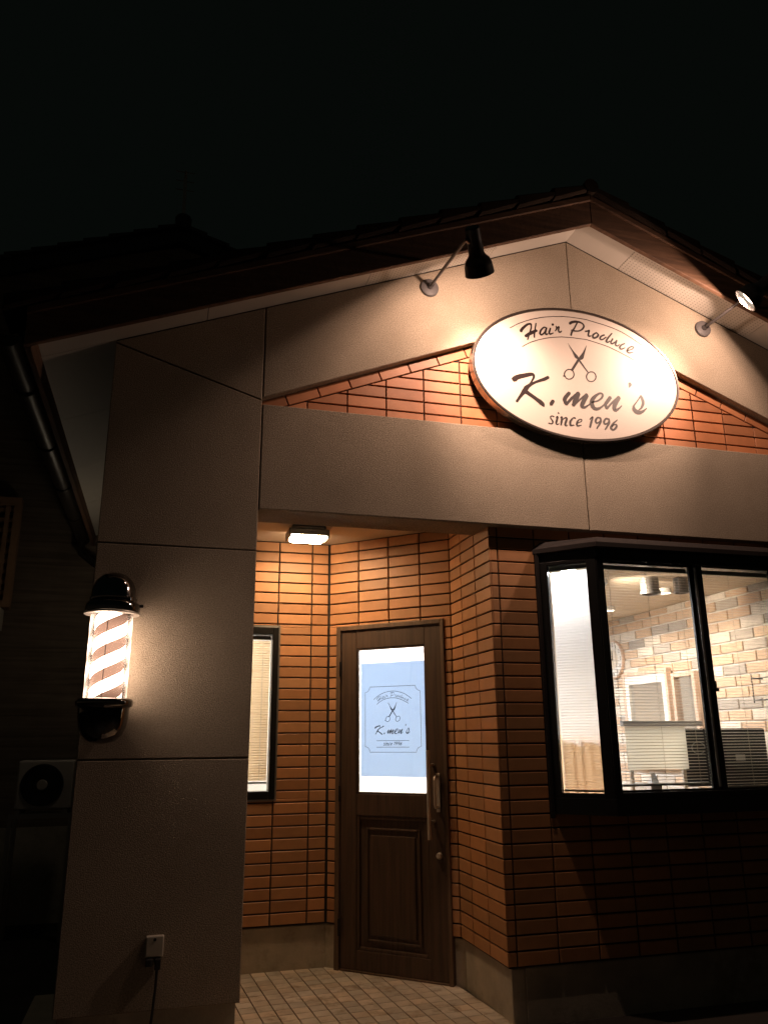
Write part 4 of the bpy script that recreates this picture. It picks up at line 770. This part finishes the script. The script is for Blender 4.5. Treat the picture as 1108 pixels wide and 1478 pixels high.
# ------------------------------------------------------------------ gable spotlights
def spot(label, bx_, ayz, head, aim, up):
    t = thing('gable_spotlight', (bx_, 0, up), label, 'spotlight', 'spotlights lighting the oval sign')
    m_ = MB(); m_.lathe([(0, .022), (.05, .022), (.058, .016), (.06, .002), (.06, 0)], (bx_, -.001, up), (0, -1, 0), 36)
    m_.lathe([(.017, .05), (.02, .022)], (bx_, -.001, up), (0, -1, 0), 20); m_.build('wall_plate', M['lampgrey'], t, smooth=True)
    a = Vector(aim).normalized(); c = Vector(head)
    m_ = MB(); m_.tube([(bx_, -.02, up), (bx_, ayz[0] * .5, up + (ayz[1] - up) * .45), (bx_, ayz[0], ayz[1])], .0095, 12); m_.build('lamp_arm', M['lampgrey'], t, smooth=True)
    # shade: a neck that flares to a bell, open at the front; origin at the bell mouth
    prof = [(0, -.262), (.036, -.262), (.041, -.256), (.042, -.20), (.044, -.115), (.052, -.098), (.070, -.078), (.080, -.05), (.083, -.004), (.085, 0), (.079, 0), (.077, -.045), (.062, -.085), (.0, -.1)]
    m_ = MB(); m_.lathe(prof, c, a, 40); sh = m_.build('lamp_shade', M['blackpaint'], t, smooth=True)
    m_ = MB(); m_.lathe([(.0, -.028), (.03, -.0285), (.055, -.032), (.0765, -.04)], c, a, 32); m_.build('bulb_face', M['bulb'], sh, smooth=True)
    m_ = MB(); e1 = a.orthogonal().normalized(); m_.tube([Vector((bx_, ayz[0], ayz[1])), c - a * .15], [.013, .013], 10); m_.build('swivel_joint', M['blackpaint'], t)
    light('SPOT', 'spot_beam', c - a * .012, sh, SPOT_W, (1, .665, .50), .045, a, 84, 1)
    light('SPOT', 'spot_spill', c - a * .019, sh, SPILL_W, (1, .645, .475), .022, a, 174, .1)
    return t
SPOT_W, SPILL_W = 98, 46
spot('black spotlight on an arm left of the oval sign', 1.01, (-.64, 4.035), (1.14, -.50, 3.93), (.41, .66, -.63), 4.113)
spot('black spotlight with its lit face showing, right of the oval sign', 3.0, (-.55, 4.095), (2.932, -.50, 4.026), (-.63, .53, -.56), 4.104)

# ------------------------------------------------------------------ porch lamp
pl = thing('porch_lamp', (.43, .93, ZC), 'lit rectangular porch lamp under the porch ceiling', 'ceiling lamp')
LF = lambda x, y, z: Vector((.43 + x * .87, .93 + y * .87, ZC + z * .9))
mb = MB(); mb.box(-.13, .13, -.085, .085, -.03, -.0005, fn=LF); mb.box(-.145, .145, -.10, .10, -.078, -.03, fn=LF)
for sx in (-1, 1): mb.box(sx * .148 - .008, sx * .148 + .008, -.1, .1, -.095, -.03, fn=LF)
mb.build('lamp_base', M['blackpaint'], pl, bev=.006)
mb = MB()
A = [(-.135, -.095), (.135, -.095), (.135, .095), (-.135, .095)]; i = 0
for z, k in ((-.0785, .96), (-.090, .95), (-.099, .88), (-.102, .75)): mb.v += [tuple(LF(x * k, y * k, z)) for x, y in A]
for r_ in range(3):
    for k in range(4): mb.f.append((4 * r_ + k, 4 * r_ + (k + 1) % 4, 4 * r_ + 4 + (k + 1) % 4, 4 * r_ + 4 + k)); mb.t.append(None); mb.m.append(0)
mb.f.append((15, 14, 13, 12)); mb.t.append(None); mb.m.append(0)
mb.build('diffuser', M['porchbulb'], pl, bev=.018)

# ------------------------------------------------------------------ barber pole
PX, PY = -.695, -.15
bp = thing('barber_pole', (PX, 0, 1.385), 'lit barber pole with spiral stripes and dark chrome caps on the grey pillar', 'barber pole')
mb = MB(); mb.lathe([(.0, 2.185), (.03, 2.182), (.062, 2.168), (.088, 2.14), (.101, 2.105), (.105, 2.065), (.106, 2.06), (.110, 2.057), (.110, 2.044), (.108, 2.040), (.120, 2.034), (.126, 2.022), (.127, 2.006), (.127, 1.993), (.122, 1.990), (.1, 1.9895), (.0, 1.9895)], (PX, PY, 0), seg=56)
mb.build('top_cap', M['chrome'], bp, smooth=True)
mb = MB(); mb.lathe([(.127, 1.9885), (.129, 1.984), (.127, 1.980), (.098, 1.979)], (PX, PY, 0), seg=56); mb.build('cap_ring', M['steel'], bp, smooth=True)
mb = MB(); mb.lathe([(.0, 1.588), (.098, 1.588), (.118, 1.587), (.125, 1.582), (.128, 1.573), (.128, 1.563), (.125, 1.554), (.118, 1.549), (.114, 1.545), (.113, 1.53), (.112, 1.50), (.105, 1.46), (.089, 1.425), (.06, 1.398), (.03, 1.388), (.0, 1.385)], (PX, PY, 0), seg=56)
mb.build('bottom_cap', M['chrome'], bp, smooth=True)
mb = MB(); mb.lathe([(.096, 1.589), (.096, 1.9785)], (PX, PY, 0), seg=64); mb.build('glass_tube', M['poleglass'], bp, smooth=True)
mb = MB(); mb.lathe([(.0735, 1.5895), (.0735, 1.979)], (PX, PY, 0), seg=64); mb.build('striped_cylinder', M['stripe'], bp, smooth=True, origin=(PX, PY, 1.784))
mb = MB(); mb.tube([(PX - .012, PY - .0748, 1.59), (PX - .012, PY - .0748, 1.979)], .0022, 6); mb.build('tube_seam', M['seam'], bp)
for z in (1.52, 2.045):
    mb = MB(); mb.box(PX - .05, PX + .05, PY + .09, -.0005, z - .028, z + .028); mb.box(PX - .07, PX + .07, -.012, -.0005, z - .05, z + .05); mb.build('wall_bracket', M['blackpaint'], bp, bev=.004)
mb = MB(); mb.tube([(PX + .115, PY + .03, 2.028), (PX + .140, PY + .03, 2.032)], .008, 8); mb.build('cap_screw', M['blackpaint'], bp)

# ------------------------------------------------------------------ outdoor socket on the pillar
so = thing('wall_socket', (-.397, 0, .456), 'small cream weatherproof socket low on the grey pillar', 'wall socket')
mb = MB(); mb.box(-.437, -.357, -.032, -.0005, .458, .546); mb.build('socket_cover', M['offwhite'], so, bev=.006)
mb = MB(); mb.lathe([(0, .003), (.006, .0025), (.007, 0)], (-.397, -.032, .532), (0, -1, 0), 12); mb.build('cover_screw', M['acdark'], so)
mb = MB(); mb.box(-.432, -.402, -.05, -.004, .425, .4565); mb.box(-.392, -.366, -.05, -.004, .41, .4565); cab = mb.build('plug', M['cable'], None, bev=.005)
mb2 = MB(); mb2.tube([(-.38, -.03, .41), (-.382, -.028, .33), (-.39, -.03, .22), (-.41, -.06, .05), (-.5, -.1, -.1), (-.8, -.1, -.124), (-1.6, .1, -.124)], .006, 8)
put(cab, 'black plug hanging under the cream wall socket', 'plug'); mb2.build('cable', M['cable'], cab, smooth=True)

# ------------------------------------------------------------------ blinds
def blind(name, label, fn, a, b, z0, z1, h, pitch, width, tilt, mat, group, sag=0, cords=()):
    t = thing(name, fn((a + b) / 2, z0, h), label, 'blind', group)
    m_ = MB(); m_.box(a, b, z1 - .026, z1, h - .012, h + .012, fn=fn); m_.build('head_rail', M['offwhite'], t)
    m_ = MB(); ct, st_ = math.cos(tilt), math.sin(tilt); z = z1 - .026 - pitch
    while z > z0 + .012:
        # slightly crowned slat: three strips across its width
        prof = [(-.5, 0), (-.17, .09), (.17, .09), (.5, 0)]
        pts = [(h + width * (p * ct - q * st_), z + width * (p * st_ + q * ct)) for p, q in prof]
        for k in range(3):
            m_.face([fn(a + .003, pts[k][1], pts[k][0]), fn(b - .003, pts[k][1], pts[k][0]), fn(b - .003, pts[k + 1][1], pts[k + 1][0]), fn(a + .003, pts[k + 1][1], pts[k + 1][0])])
        z -= pitch * random.uniform(.97, 1.03)
    m_.build('slats', mat, t)
    m_ = MB(); m_.box(a, b, z0, z0 + .011, h - .008, h + .008, fn=fn); m_.build('bottom_rail', M['offwhite'], t)
    for c in cords:
        m_ = MB(); m_.tube([fn(c, z0 + .01, h + width * .5), fn(c, z1 - .02, h + width * .5)], .0012, 5); m_.build('ladder_cord', M['offwhite'], t)
    return t
G_ = 'venetian blinds in the bay window'
blind('venetian_blind', 'open venetian blind in the left front pane of the bay window', FF, 1.955, 2.555, 1.135, 2.365, -.085, .0165, .0155, R(-10), M['slat'], G_, cords=(2.03, 2.28, 2.50))
blind('venetian_blind', 'open venetian blind in the right front pane of the bay window', FF, 2.565, 3.13, 1.115, 2.365, -.085, .0165, .0155, R(-10), M['slat'], G_, cords=(2.64, 2.85, 3.06))
blind('venetian_blind', 'closed white blind behind the angled side pane of the bay window', FS, .05, LS - .06, GZ0, GZ1, -.062, .0155, .0185, R(68), M['slatcool'], G_)
blind('venetian_blind', 'warm lit blind in the narrow window beside the pillar', FW1, WIN[0] + .03, WIN[1] - .045, 1.115, 2.095, -.065, .0165, .0195, R(58), M['slatshut'], None, cords=(.22, -.1))

# ------------------------------------------------------------------ things inside the shop
ck = thing('wall_clock', (CX, 2.165, 2.055), 'round white wall clock on the brick wall inside the shop', 'clock')
FC = lambda u, v, h: Vector((CX - h, 2.165 - u, 2.055 + v))
def disc(m_, r, h, n=48): m_.face([FC(r * math.cos(2 * math.pi * k / n), r * math.sin(2 * math.pi * k / n), h) for k in range(n)])
mb = MB(); mb.lathe([(.168, .001), (.170, .02), (.166, .028), (.158, .028), (.152, .02)], (CX, 2.165, 2.055), (-1, 0, 0), 56); mb.build('clock_rim', M['pinkwood'], ck, smooth=True)
mb = MB(); disc(mb, .160, .0185); mb.build('clock_face', M['paper'], ck)
mb = MB(); disc(mb, .085, .0195); mb.build('clock_centre', M['cream'], ck)
mb = MB(); mb.box(-.004, .004, -.01, .075, .021, .023, fn=FC); mb.box(-.11, .012, -.003, .003, .024, .026, fn=FC); mb.build('clock_hands', M['signblack'], ck)
def word(txt, size, fn, h, cu, cv, name, mat, parent, shear=0):
    c = bpy.data.curves.new(name, 'FONT'); c.body = txt; c.size = size; c.align_x = 'CENTER'; c.align_y = 'CENTER'; c.shear = shear
    to = bpy.data.objects.new(name, c); col.objects.link(to); bpy.context.view_layer.update()
    me = bpy.data.meshes.new_from_object(to.evaluated_get(bpy.context.evaluated_depsgraph_get())); bpy.data.objects.remove(to)
    m_ = MB(); m_.v = [tuple(fn(cu + v.co.x, cv + v.co.y, h)) for v in me.vertices]; m_.f = [tuple(p.vertices) for p in me.polygons]; m_.t = [None] * len(m_.f); m_.m = [0] * len(m_.f)
    bpy.data.meshes.remove(me); return m_.build(name, mat, parent)
for n_ in range(1, 13):
    a = math.pi / 2 - n_ * math.pi / 6
    word(str(n_), .047, FC, .0192, .124 * math.cos(a), .124 * math.sin(a), 'clock_numeral', M['signblack'], ck)

def mirror(label, y0, y1, z0, z1, wf, outer, inner, name):
    t = thing(name, (CX, (y0 + y1) / 2, z0), label, 'mirror', 'mirrors on the brick wall inside the shop')
    F = lambda u, v, h: Vector((CX - h, u, v))
    m_ = MB()
    for q in [(y0, y0 + wf, z0, z1), (y1 - wf, y1, z0, z1), (y0 + wf, y1 - wf, z1 - wf, z1), (y0 + wf, y1 - wf, z0, z0 + wf)]: m_.box(*q, .001, .05, fn=F)
    m_.build('mirror_frame', M[outer], t, bev=.004)
    y0 += wf; y1 -= wf; z0 += wf; z1 -= wf
    if inner:
        w_ = .055; m_ = MB()
        for q in [(y0, y0 + w_, z0, z1), (y1 - w_, y1, z0, z1), (y0 + w_, y1 - w_, z1 - w_ * 1.3, z1), (y0 + w_, y1 - w_, z0, z0 + w_)]: m_.box(*q, .001, .042, fn=F)
        m_.build('mirror_border', M[inner], t)
        y0 += w_; y1 -= w_; z0 += w_; z1 -= w_ * 1.3
    m_ = MB(); m_.box(y0, y1, z0, z1, .001, .02, fn=F); m_.build('mirror_glass', M['mirror'], t)
mirror('wide white framed mirror on the inside brick wall under the clock', 1.36, 2.0, 1.15, 1.915, .03, 'pinkwood', 'white', 'wall_mirror')
mirror('narrow pale wood framed mirror right of the wide white mirror inside', 1.02, 1.31, 1.2, 1.868, .035, 'pinkwood', None, 'wall_mirror')

SY = -.02       # along the bay window board
ZW = GZ0 - .0115
wb = thing('white_board', (2.38, SY, ZW), 'white board with a grey top bar standing inside the bay window', 'board')
mb = MB(); mb.box(2.105, 2.50, SY, SY + .004, ZW + .12, 1.452); mb.build('board_panel', M['backlit'], wb, bev=.002)
mb = MB(); mb.box(2.095, 2.62, SY - .004, SY + .03, 1.453, 1.482); mb.build('top_bar', M['label'], wb, bev=.003)
for x in (2.12, 2.46):
    mb = MB(); mb.box(x, x + .02, SY + .003, SY + .018, ZW, ZW + .1195); mb.build('board_leg', M['offwhite'], wb)
mo = thing('monitor', (2.85, SY + .05, ZW), 'black monitor seen from behind through the right bay pane', 'monitor')
mb = MB(); mb.box(2.505, 3.09, SY + .05, SY + .085, 1.115, 1.44); mb.build('monitor_case', M['monitor'], mo, bev=.008)
mb = MB(); mb.box(2.78, 2.9, SY + .03, SY + .11, ZW, ZW + .012); mb.box(2.82, 2.86, SY + .06, SY + .08, ZW + .012, 1.13); mb.build('monitor_stand', M['monitor'], mo, bev=.004)
mb = MB(); mb.box(2.86, 2.925, SY + .0475, SY + .0497, 1.255, 1.29); mb.build('rating_label', M['label'], mo)
mb = MB(); mb.tube([(2.61 + .045 * math.cos(k * .3), SY + .047, 1.33 + .033 * math.sin(k * .3)) for k in range(20)], .002, 6); mb.build('monitor_cable', M['label'], mo)
tb = thing('tissue_box', (2.22, -.075, ZW), 'small white tissue box on the bay window board', 'tissue box')
mb = MB(); mb.box(2.19, 2.26, -.095, -.045, ZW, ZW + .05); mb.build('box_body', M['white'], tb, bev=.004)
mb = MB(); i = 0
mb.v = [(2.20, -.09, ZW + .05), (2.25, -.09, ZW + .05), (2.25, -.05, ZW + .05), (2.20, -.05, ZW + .05), (2.212, -.072, ZW + .10), (2.238, -.066, ZW + .107), (2.228, -.06, ZW + .092)]
mb.f = [(0, 1, 5, 4), (1, 2, 6, 5), (2, 3, 4, 6), (3, 0, 4), (4, 5, 6)]; mb.t = [None] * 5; mb.m = [0] * 5
mb.build('tissue', M['paper'], tb)
mb = MB(); n = 40  # added wavy sheet, turns the light low in the side pane beige
for k in range(n):
    u0, u1 = .01 + .32 * k / n, .01 + .32 * (k + 1) / n
    wv = lambda u: -.105 + .008 * math.sin(u * 120) + .004 * math.sin(u * 47)
    top = lambda u: 1.405 + .006 * math.sin(u * 60)
    mb.face([FS(u0, ZW + .002, wv(u0)), FS(u1, ZW + .002, wv(u1)), FS(u1, top(u1), wv(u1)), FS(u0, top(u0), wv(u0))])
cb = mb.build('light_tint_sheet', M['tintsheet'], None); put(cb, 'added beige sheet tinting the light low in the angled side pane', 'tint sheet')
ir = thing('wall_rack', (CX, .36, 1.62), 'thin black wire rack on the inside brick wall at the right', 'rack')
mb = MB()
for z in (1.62, 1.76): mb.tube([(CX - .002, .2, z), (CX - .09, .2, z), (CX - .09, .37, z), (CX - .002, .37, z)], .004, 6)
mb.tube([(CX - .09, .37, 1.60), (CX - .09, .37, 1.79)], .004, 6); mb.tube([(CX - .09, .2, 1.60), (CX - .09, .2, 1.79)], .004, 6)
mb.build('rack_wire', M['black'], ir)

def downlight(label, x, y, r, drop, w, grp='ceiling spots inside the shop'):
    t = thing('ceiling_spot', (x, y, 2.4), label, 'ceiling light', grp)
    m_ = MB(); m_.lathe([(.0, -.0005), (r, -.0005), (r, -drop), (r * 1.12, -drop - .02), (r * 1.12, -drop - .03), (r * .9, -drop - .028), (r * .8, -drop + .02), (0, -drop + .03)], (x, y, 2.4), seg=36)
    m_.build('lamp_housing', M['drum'] if drop > .05 else M['white'], t, smooth=True)
    m_ = MB(); m_.lathe([(.0, -drop - .004), (r * .78, -drop - .006)], (x, y, 2.4), seg=30); m_.build('lamp_lens', M['down'] if w else M['orange'], t)
    if w: light('SPOT', 'downlight_beam', (x, y, 2.4 - drop - .012), t, w, (1, .80, .60), .05, (0, 0, -1), 150, .6)
downlight('silver drum lamp on the shop ceiling, left of the pair', 2.60, .33, .06, .08, 0)
downlight('silver drum lamp on the shop ceiling, nearest the window mullion', 2.81, .29, .048, .07, 0)
downlight('lit round downlight in the shop ceiling behind the drum lamps', 2.93, .66, .055, .004, 60)
downlight('small lit downlight deepest in the shop ceiling', 2.97, 1.45, .045, .004, 60)
ss = thing('ceiling_spot', (2.27, .36, 2.4), 'tilted lit spot lamp at the left edge of the bay window view', 'ceiling light', 'ceiling spots inside the shop')
mb = MB(); a = Vector((.75, .15, -.62)).normalized(); mb.lathe([(0, -.09), (.04, -.09), (.045, 0), (.04, 0), (.0, -.01)], (2.27, .36, 2.345), a, 30); mb.tube([(2.25, .36, 2.40), (2.25, .36, 2.33)], .008, 8); mb.build('lamp_housing', M['white'], ss, smooth=True)
mb = MB(); mb.lathe([(0, -.002), (.038, -.003)], (2.27, .36, 2.345), a, 24); mb.build('lamp_lens', M['down'], ss)
light('SPOT', 'spot_beam', Vector((2.27, .36, 2.345)) + a * .02, ss, 60, (1, .80, .60), .04, a, 140, .6)
def panel(label, x, y, sx, sy, mat='panel'):  # assumed ceiling lights, out of view, brightening door glass, side pane and blind
    t = thing('assumed_ceiling_panel', (x, y, 2.4), label, 'ceiling light', 'assumed flat ceiling panels inside the shop')
    m_ = MB(); m_.box(x - sx, x + sx, y - sy, y + sy, 2.372, 2.3995); m_.build('panel_frame', M['white'], t, bev=.004)
    m_ = MB(); m_.box(x - sx + .02, x + sx - .02, y - sy + .02, y + sy - .02, 2.366, 2.3715); m_.build('panel_diffuser', M[mat], t)
panel('assumed bright flat ceiling panel behind the shop door', 1.55, 1.75, .3, .26, 'coolpanel')
panel('assumed bright flat ceiling panel inside the corner beside the bay window', 1.845, .065, .085, .07, 'cornerpanel')
panel('assumed bright flat ceiling panel behind the narrow window', .0, 2.0, .3, .2)

# ------------------------------------------------------------------ left side: outdoor unit, house behind
ac = thing('outdoor_unit', (-1.32, 3.2, .8), 'pale air conditioner outdoor unit on a stand left of the pillar', 'air conditioner')
AXc, AYc = -1.325, 3.2
mb = MB(); mb.box(-1.53, -1.10, AYc, AYc + .28, .865, 1.245); mb.build('unit_casing', M['acwhite'], ac, bev=.012)
mb = MB(); mb.lathe([(.16, .001), (.165, .008), (.158, .012), (.152, .001)], (AXc - .01, AYc, 1.055), (0, -1, 0), 48); mb.lathe([(0, .0015), (.158, .0015)], (AXc - .01, AYc, 1.055), (0, -1, 0), 48)
gr = mb.build('fan_grille', M['acdark'], ac, smooth=True)
mb = MB()
for k in range(1, 8): 
    r_ = .02 * k + .012; mb.tube([(AXc - .01 + r_ * math.cos(a * math.pi / 18), AYc - .012, 1.055 + r_ * math.sin(a * math.pi / 18)) for a in range(37)], .0022, 5, cap=False)
for k in range(6): 
    a = k * math.pi / 3; mb.tube([(AXc - .01, AYc - .012, 1.055), (AXc - .01 + .155 * math.cos(a), AYc - .012, 1.055 + .155 * math.sin(a))], .003, 5)
mb.build('grille_wire', M['black'], gr)
mb = MB(); mb.lathe([(0, .018), (.038, .018), (.042, .012), (.042, .0)], (AXc - .01, AYc, 1.055), (0, -1, 0), 30); mb.build('fan_hub', M['acwhite'], ac, smooth=True)
st = thing('unit_stand', (-1.32, 3.2, -.13), 'metal stand carrying the air conditioner outdoor unit', 'stand')
mb = MB(); mb.box(-1.56, -1.08, 3.17, 3.2, .80, .835); mb.box(-1.56, -1.08, 3.45, 3.48, .80, .835)
for x in (-1.5, -1.14): mb.box(x - .02, x + .02, 3.17, 3.48, .8355, .864)
mb.build('stand_rail', M['greyalu'], st)
for x in (-1.55, -1.09):
    for y in (3.185, 3.465):
        mb = MB(); mb.box(x - .015, x + .015, y - .015, y + .015, -.13, .80); mb.build('leg', M['greyalu'], st)

sl = thing('assumed_side_lamp', (XL, 2.75, 2.5), 'small assumed lit wall lamp hidden on the side wall behind the grey pillar', 'wall lamp')  # assumed unseen lamp, added to light the eave soffit and outdoor unit
mb = MB(); mb.box(XL - .03, XL + .0035, 2.69, 2.81, 2.44, 2.58); mb.build('lamp_back', M['blackpaint'], sl, bev=.004)
mb = MB(); mb.lathe([(0, -.07), (.04, -.065), (.05, -.03), (.05, .05), (.03, .07), (0, .075)], (XL - .085, 2.75, 2.51), seg=24); mb.build('lamp_globe', M['assumedlamp'], sl, smooth=True)
hs = thing('two_storey_house', (0, 7, -.13), 'dark two storey house standing behind the barber shop at night', 'house')
mb = MB(); mb.box(-5.4, 4.4, 4.0, 10, -.13, 5.7); mb.build('house_wall', M['sidewall'], hs)
mb = MB(); mb.box(-5.42, 4.42, 3.985, 10, -.13, .66); mb.build('house_foundation', M['concrete'], hs)
mb = MB(); hx, hz = -.56, 7.42
for sgn in (1, -1):
    X = lambda a: a if sgn > 0 else 2 * hx - a
    zz = lambda x: hz - .4 * abs(x - hx)
    mb.prism([(X(-6), zz(-6) - .2), (hx, hz - .2), (hx, hz), (X(-6), zz(-6))], XZ, -10.5, -3.6 - .9)
    for k in range(20):
        xa = -6 + 5.44 * k / 20 - .02; xb = -6 + 5.44 * (k + 1) / 20
        mb.prism([(X(xa), zz(xa) - .01), (X(xb), zz(xb) - .005), (X(xb), zz(xb) + .035), (X(xa), zz(xa) + .07)], XZ, -10.5, -4.45, .01)
mb.tube([(hx, 4.42, hz + .05), (hx, 10.5, hz + .05)], .10, 12)
mb.build('house_roof', M['roof'], hs)
mb = MB(); q = [(-5.4, 5.6), (4.28, 5.6), (hx, hz - .25)]; mb.prism(q, XZ, -9.9, -4.55); mb.build('house_gable', M['sidewall'], hs)
mb = MB()
for q in [(-2.75, -1.86, 2.60, 2.66), (-2.75, -1.86, 3.58, 3.66), (-2.75, -2.68, 2.66, 3.58), (-1.92, -1.86, 2.66, 3.58)]: mb.box(q[0], q[1], 3.80, 3.9, q[2], q[3])
for k in range(8): mb.box(-2.66 + k * .095, -2.62 + k * .095, 3.81, 3.89, 2.662, 3.578)
for k in range(9): mb.box(-2.678, -1.922, 3.83, 3.87, 2.72 + k * .1, 2.76 + k * .1)
for x in (-2.7, -1.9): mb.box(x - .02, x + .02, 3.9, 4.0, 2.6, 2.64)
mb.build('lattice_screen', M['lattice'], hs)
mb = MB(); mb.box(-2.75, -1.93, 3.82, 3.985, 2.40, 2.595); mb.build('balcony_beam', M['offwhite'], hs)
mb = MB(); mb.box(-2.9, -1.93, 3.96, 3.999, 1.15, 2.1); wf = mb.build('house_window', M['black'], hs)
mb = MB(); mb.box(-2.85, -1.98, 3.95, 3.959, 1.2, 2.05); mb.build('window_pane', M['darkglass'], wf)
an = thing('tv_antenna', (hx, 5, hz), 'thin television antenna on the ridge of the dark house behind', 'antenna')
mb = MB(); mb.tube([(hx, 5, hz), (hx - .02, 5, hz + 1.15)], .022, 8); mb.build('mast', M['steel'], an)
mb = MB(); mb.tube([(hx - .02, 4.85, hz + 1.1), (hx - .02, 5.3, hz + 1.1)], .012, 6)
for k in range(3): mb.tube([(hx - .14, 4.88 + k * .18, hz + 1.1), (hx + .1, 4.88 + k * .18, hz + 1.1)], .006, 5)
mb.build('antenna_boom', M['steel'], an)

# ------------------------------------------------------------------ night sky and street glow
w = bpy.data.worlds.new('World'); scene.world = w; w.use_nodes = True
nt = w.node_tree; N, L = nt.nodes, nt.links; N.clear()
out = N.new('ShaderNodeOutputWorld')
sky = N.new('ShaderNodeTexSky'); sky.sky_type = 'NISHITA'; sky.sun_disc = False; sky.sun_elevation = R(-6); sky.sun_rotation = R(200)
b1 = N.new('ShaderNodeBackground'); b1.inputs[1].default_value = .05; L.new(sky.outputs[0], b1.inputs[0])
# sodium glow of the town low on the horizon, black-green sky above
tc = N.new('ShaderNodeTexCoord'); sp = N.new('ShaderNodeSeparateXYZ'); L.new(tc.outputs['Generated'], sp.inputs[0])
rp = N.new('ShaderNodeValToRGB'); L.new(sp.outputs[2], rp.inputs[0])
el = rp.color_ramp.elements
el[0].position = 0; el[0].color = (.024, .0165, .010, 1); el[1].position = .34; el[1].color = (.0018, .0026, .0021, 1)
e2 = el.new(.12); e2.color = (.010, .0075, .005, 1)
b2 = N.new('ShaderNodeBackground'); b2.inputs[1].default_value = 1.0; L.new(rp.outputs[0], b2.inputs[0])
ad = N.new('ShaderNodeAddShader'); L.new(b1.outputs[0], ad.inputs[0]); L.new(b2.outputs[0], ad.inputs[1]); L.new(ad.outputs[0], out.inputs[0])

# ------------------------------------------------------------------ camera
cam = bpy.data.cameras.new('camera'); co = bpy.data.objects.new('camera', cam); col.objects.link(co); scene.camera = co
cam.sensor_fit = 'VERTICAL'; cam.sensor_height = 24; cam.lens = 24 * 1135.83 / 1478; cam.clip_start = .05; cam.clip_end = 300
yaw, pit, rol = .2711, .2799, -.0087
f = Vector((math.sin(yaw) * math.cos(pit), math.cos(yaw) * math.cos(pit), math.sin(pit)))
rt = Vector((math.cos(yaw), -math.sin(yaw), 0)); up = rt.cross(f)
r2 = rt * math.cos(rol) + up * math.sin(rol); u2 = up * math.cos(rol) - rt * math.sin(rol)
m4 = Matrix((( r2.x, u2.x, -f.x, -.4431), (r2.y, u2.y, -f.y, -4.1269), (r2.z, u2.z, -f.z, 1.4), (0, 0, 0, 1)))
co.matrix_world = m4

scene.view_settings.view_transform = 'Standard'; scene.view_settings.look = 'None'; scene.view_settings.exposure = 0
scene.render.engine = 'CYCLES'
scene.cycles.use_denoising = True
scene.cycles.max_bounces = 8; scene.cycles.diffuse_bounces = 4; scene.cycles.transparent_max_bounces = 16
scene.cycles.sample_clamp_indirect = 4
scene.cycles.caustics_reflective = False; scene.cycles.caustics_refractive = False
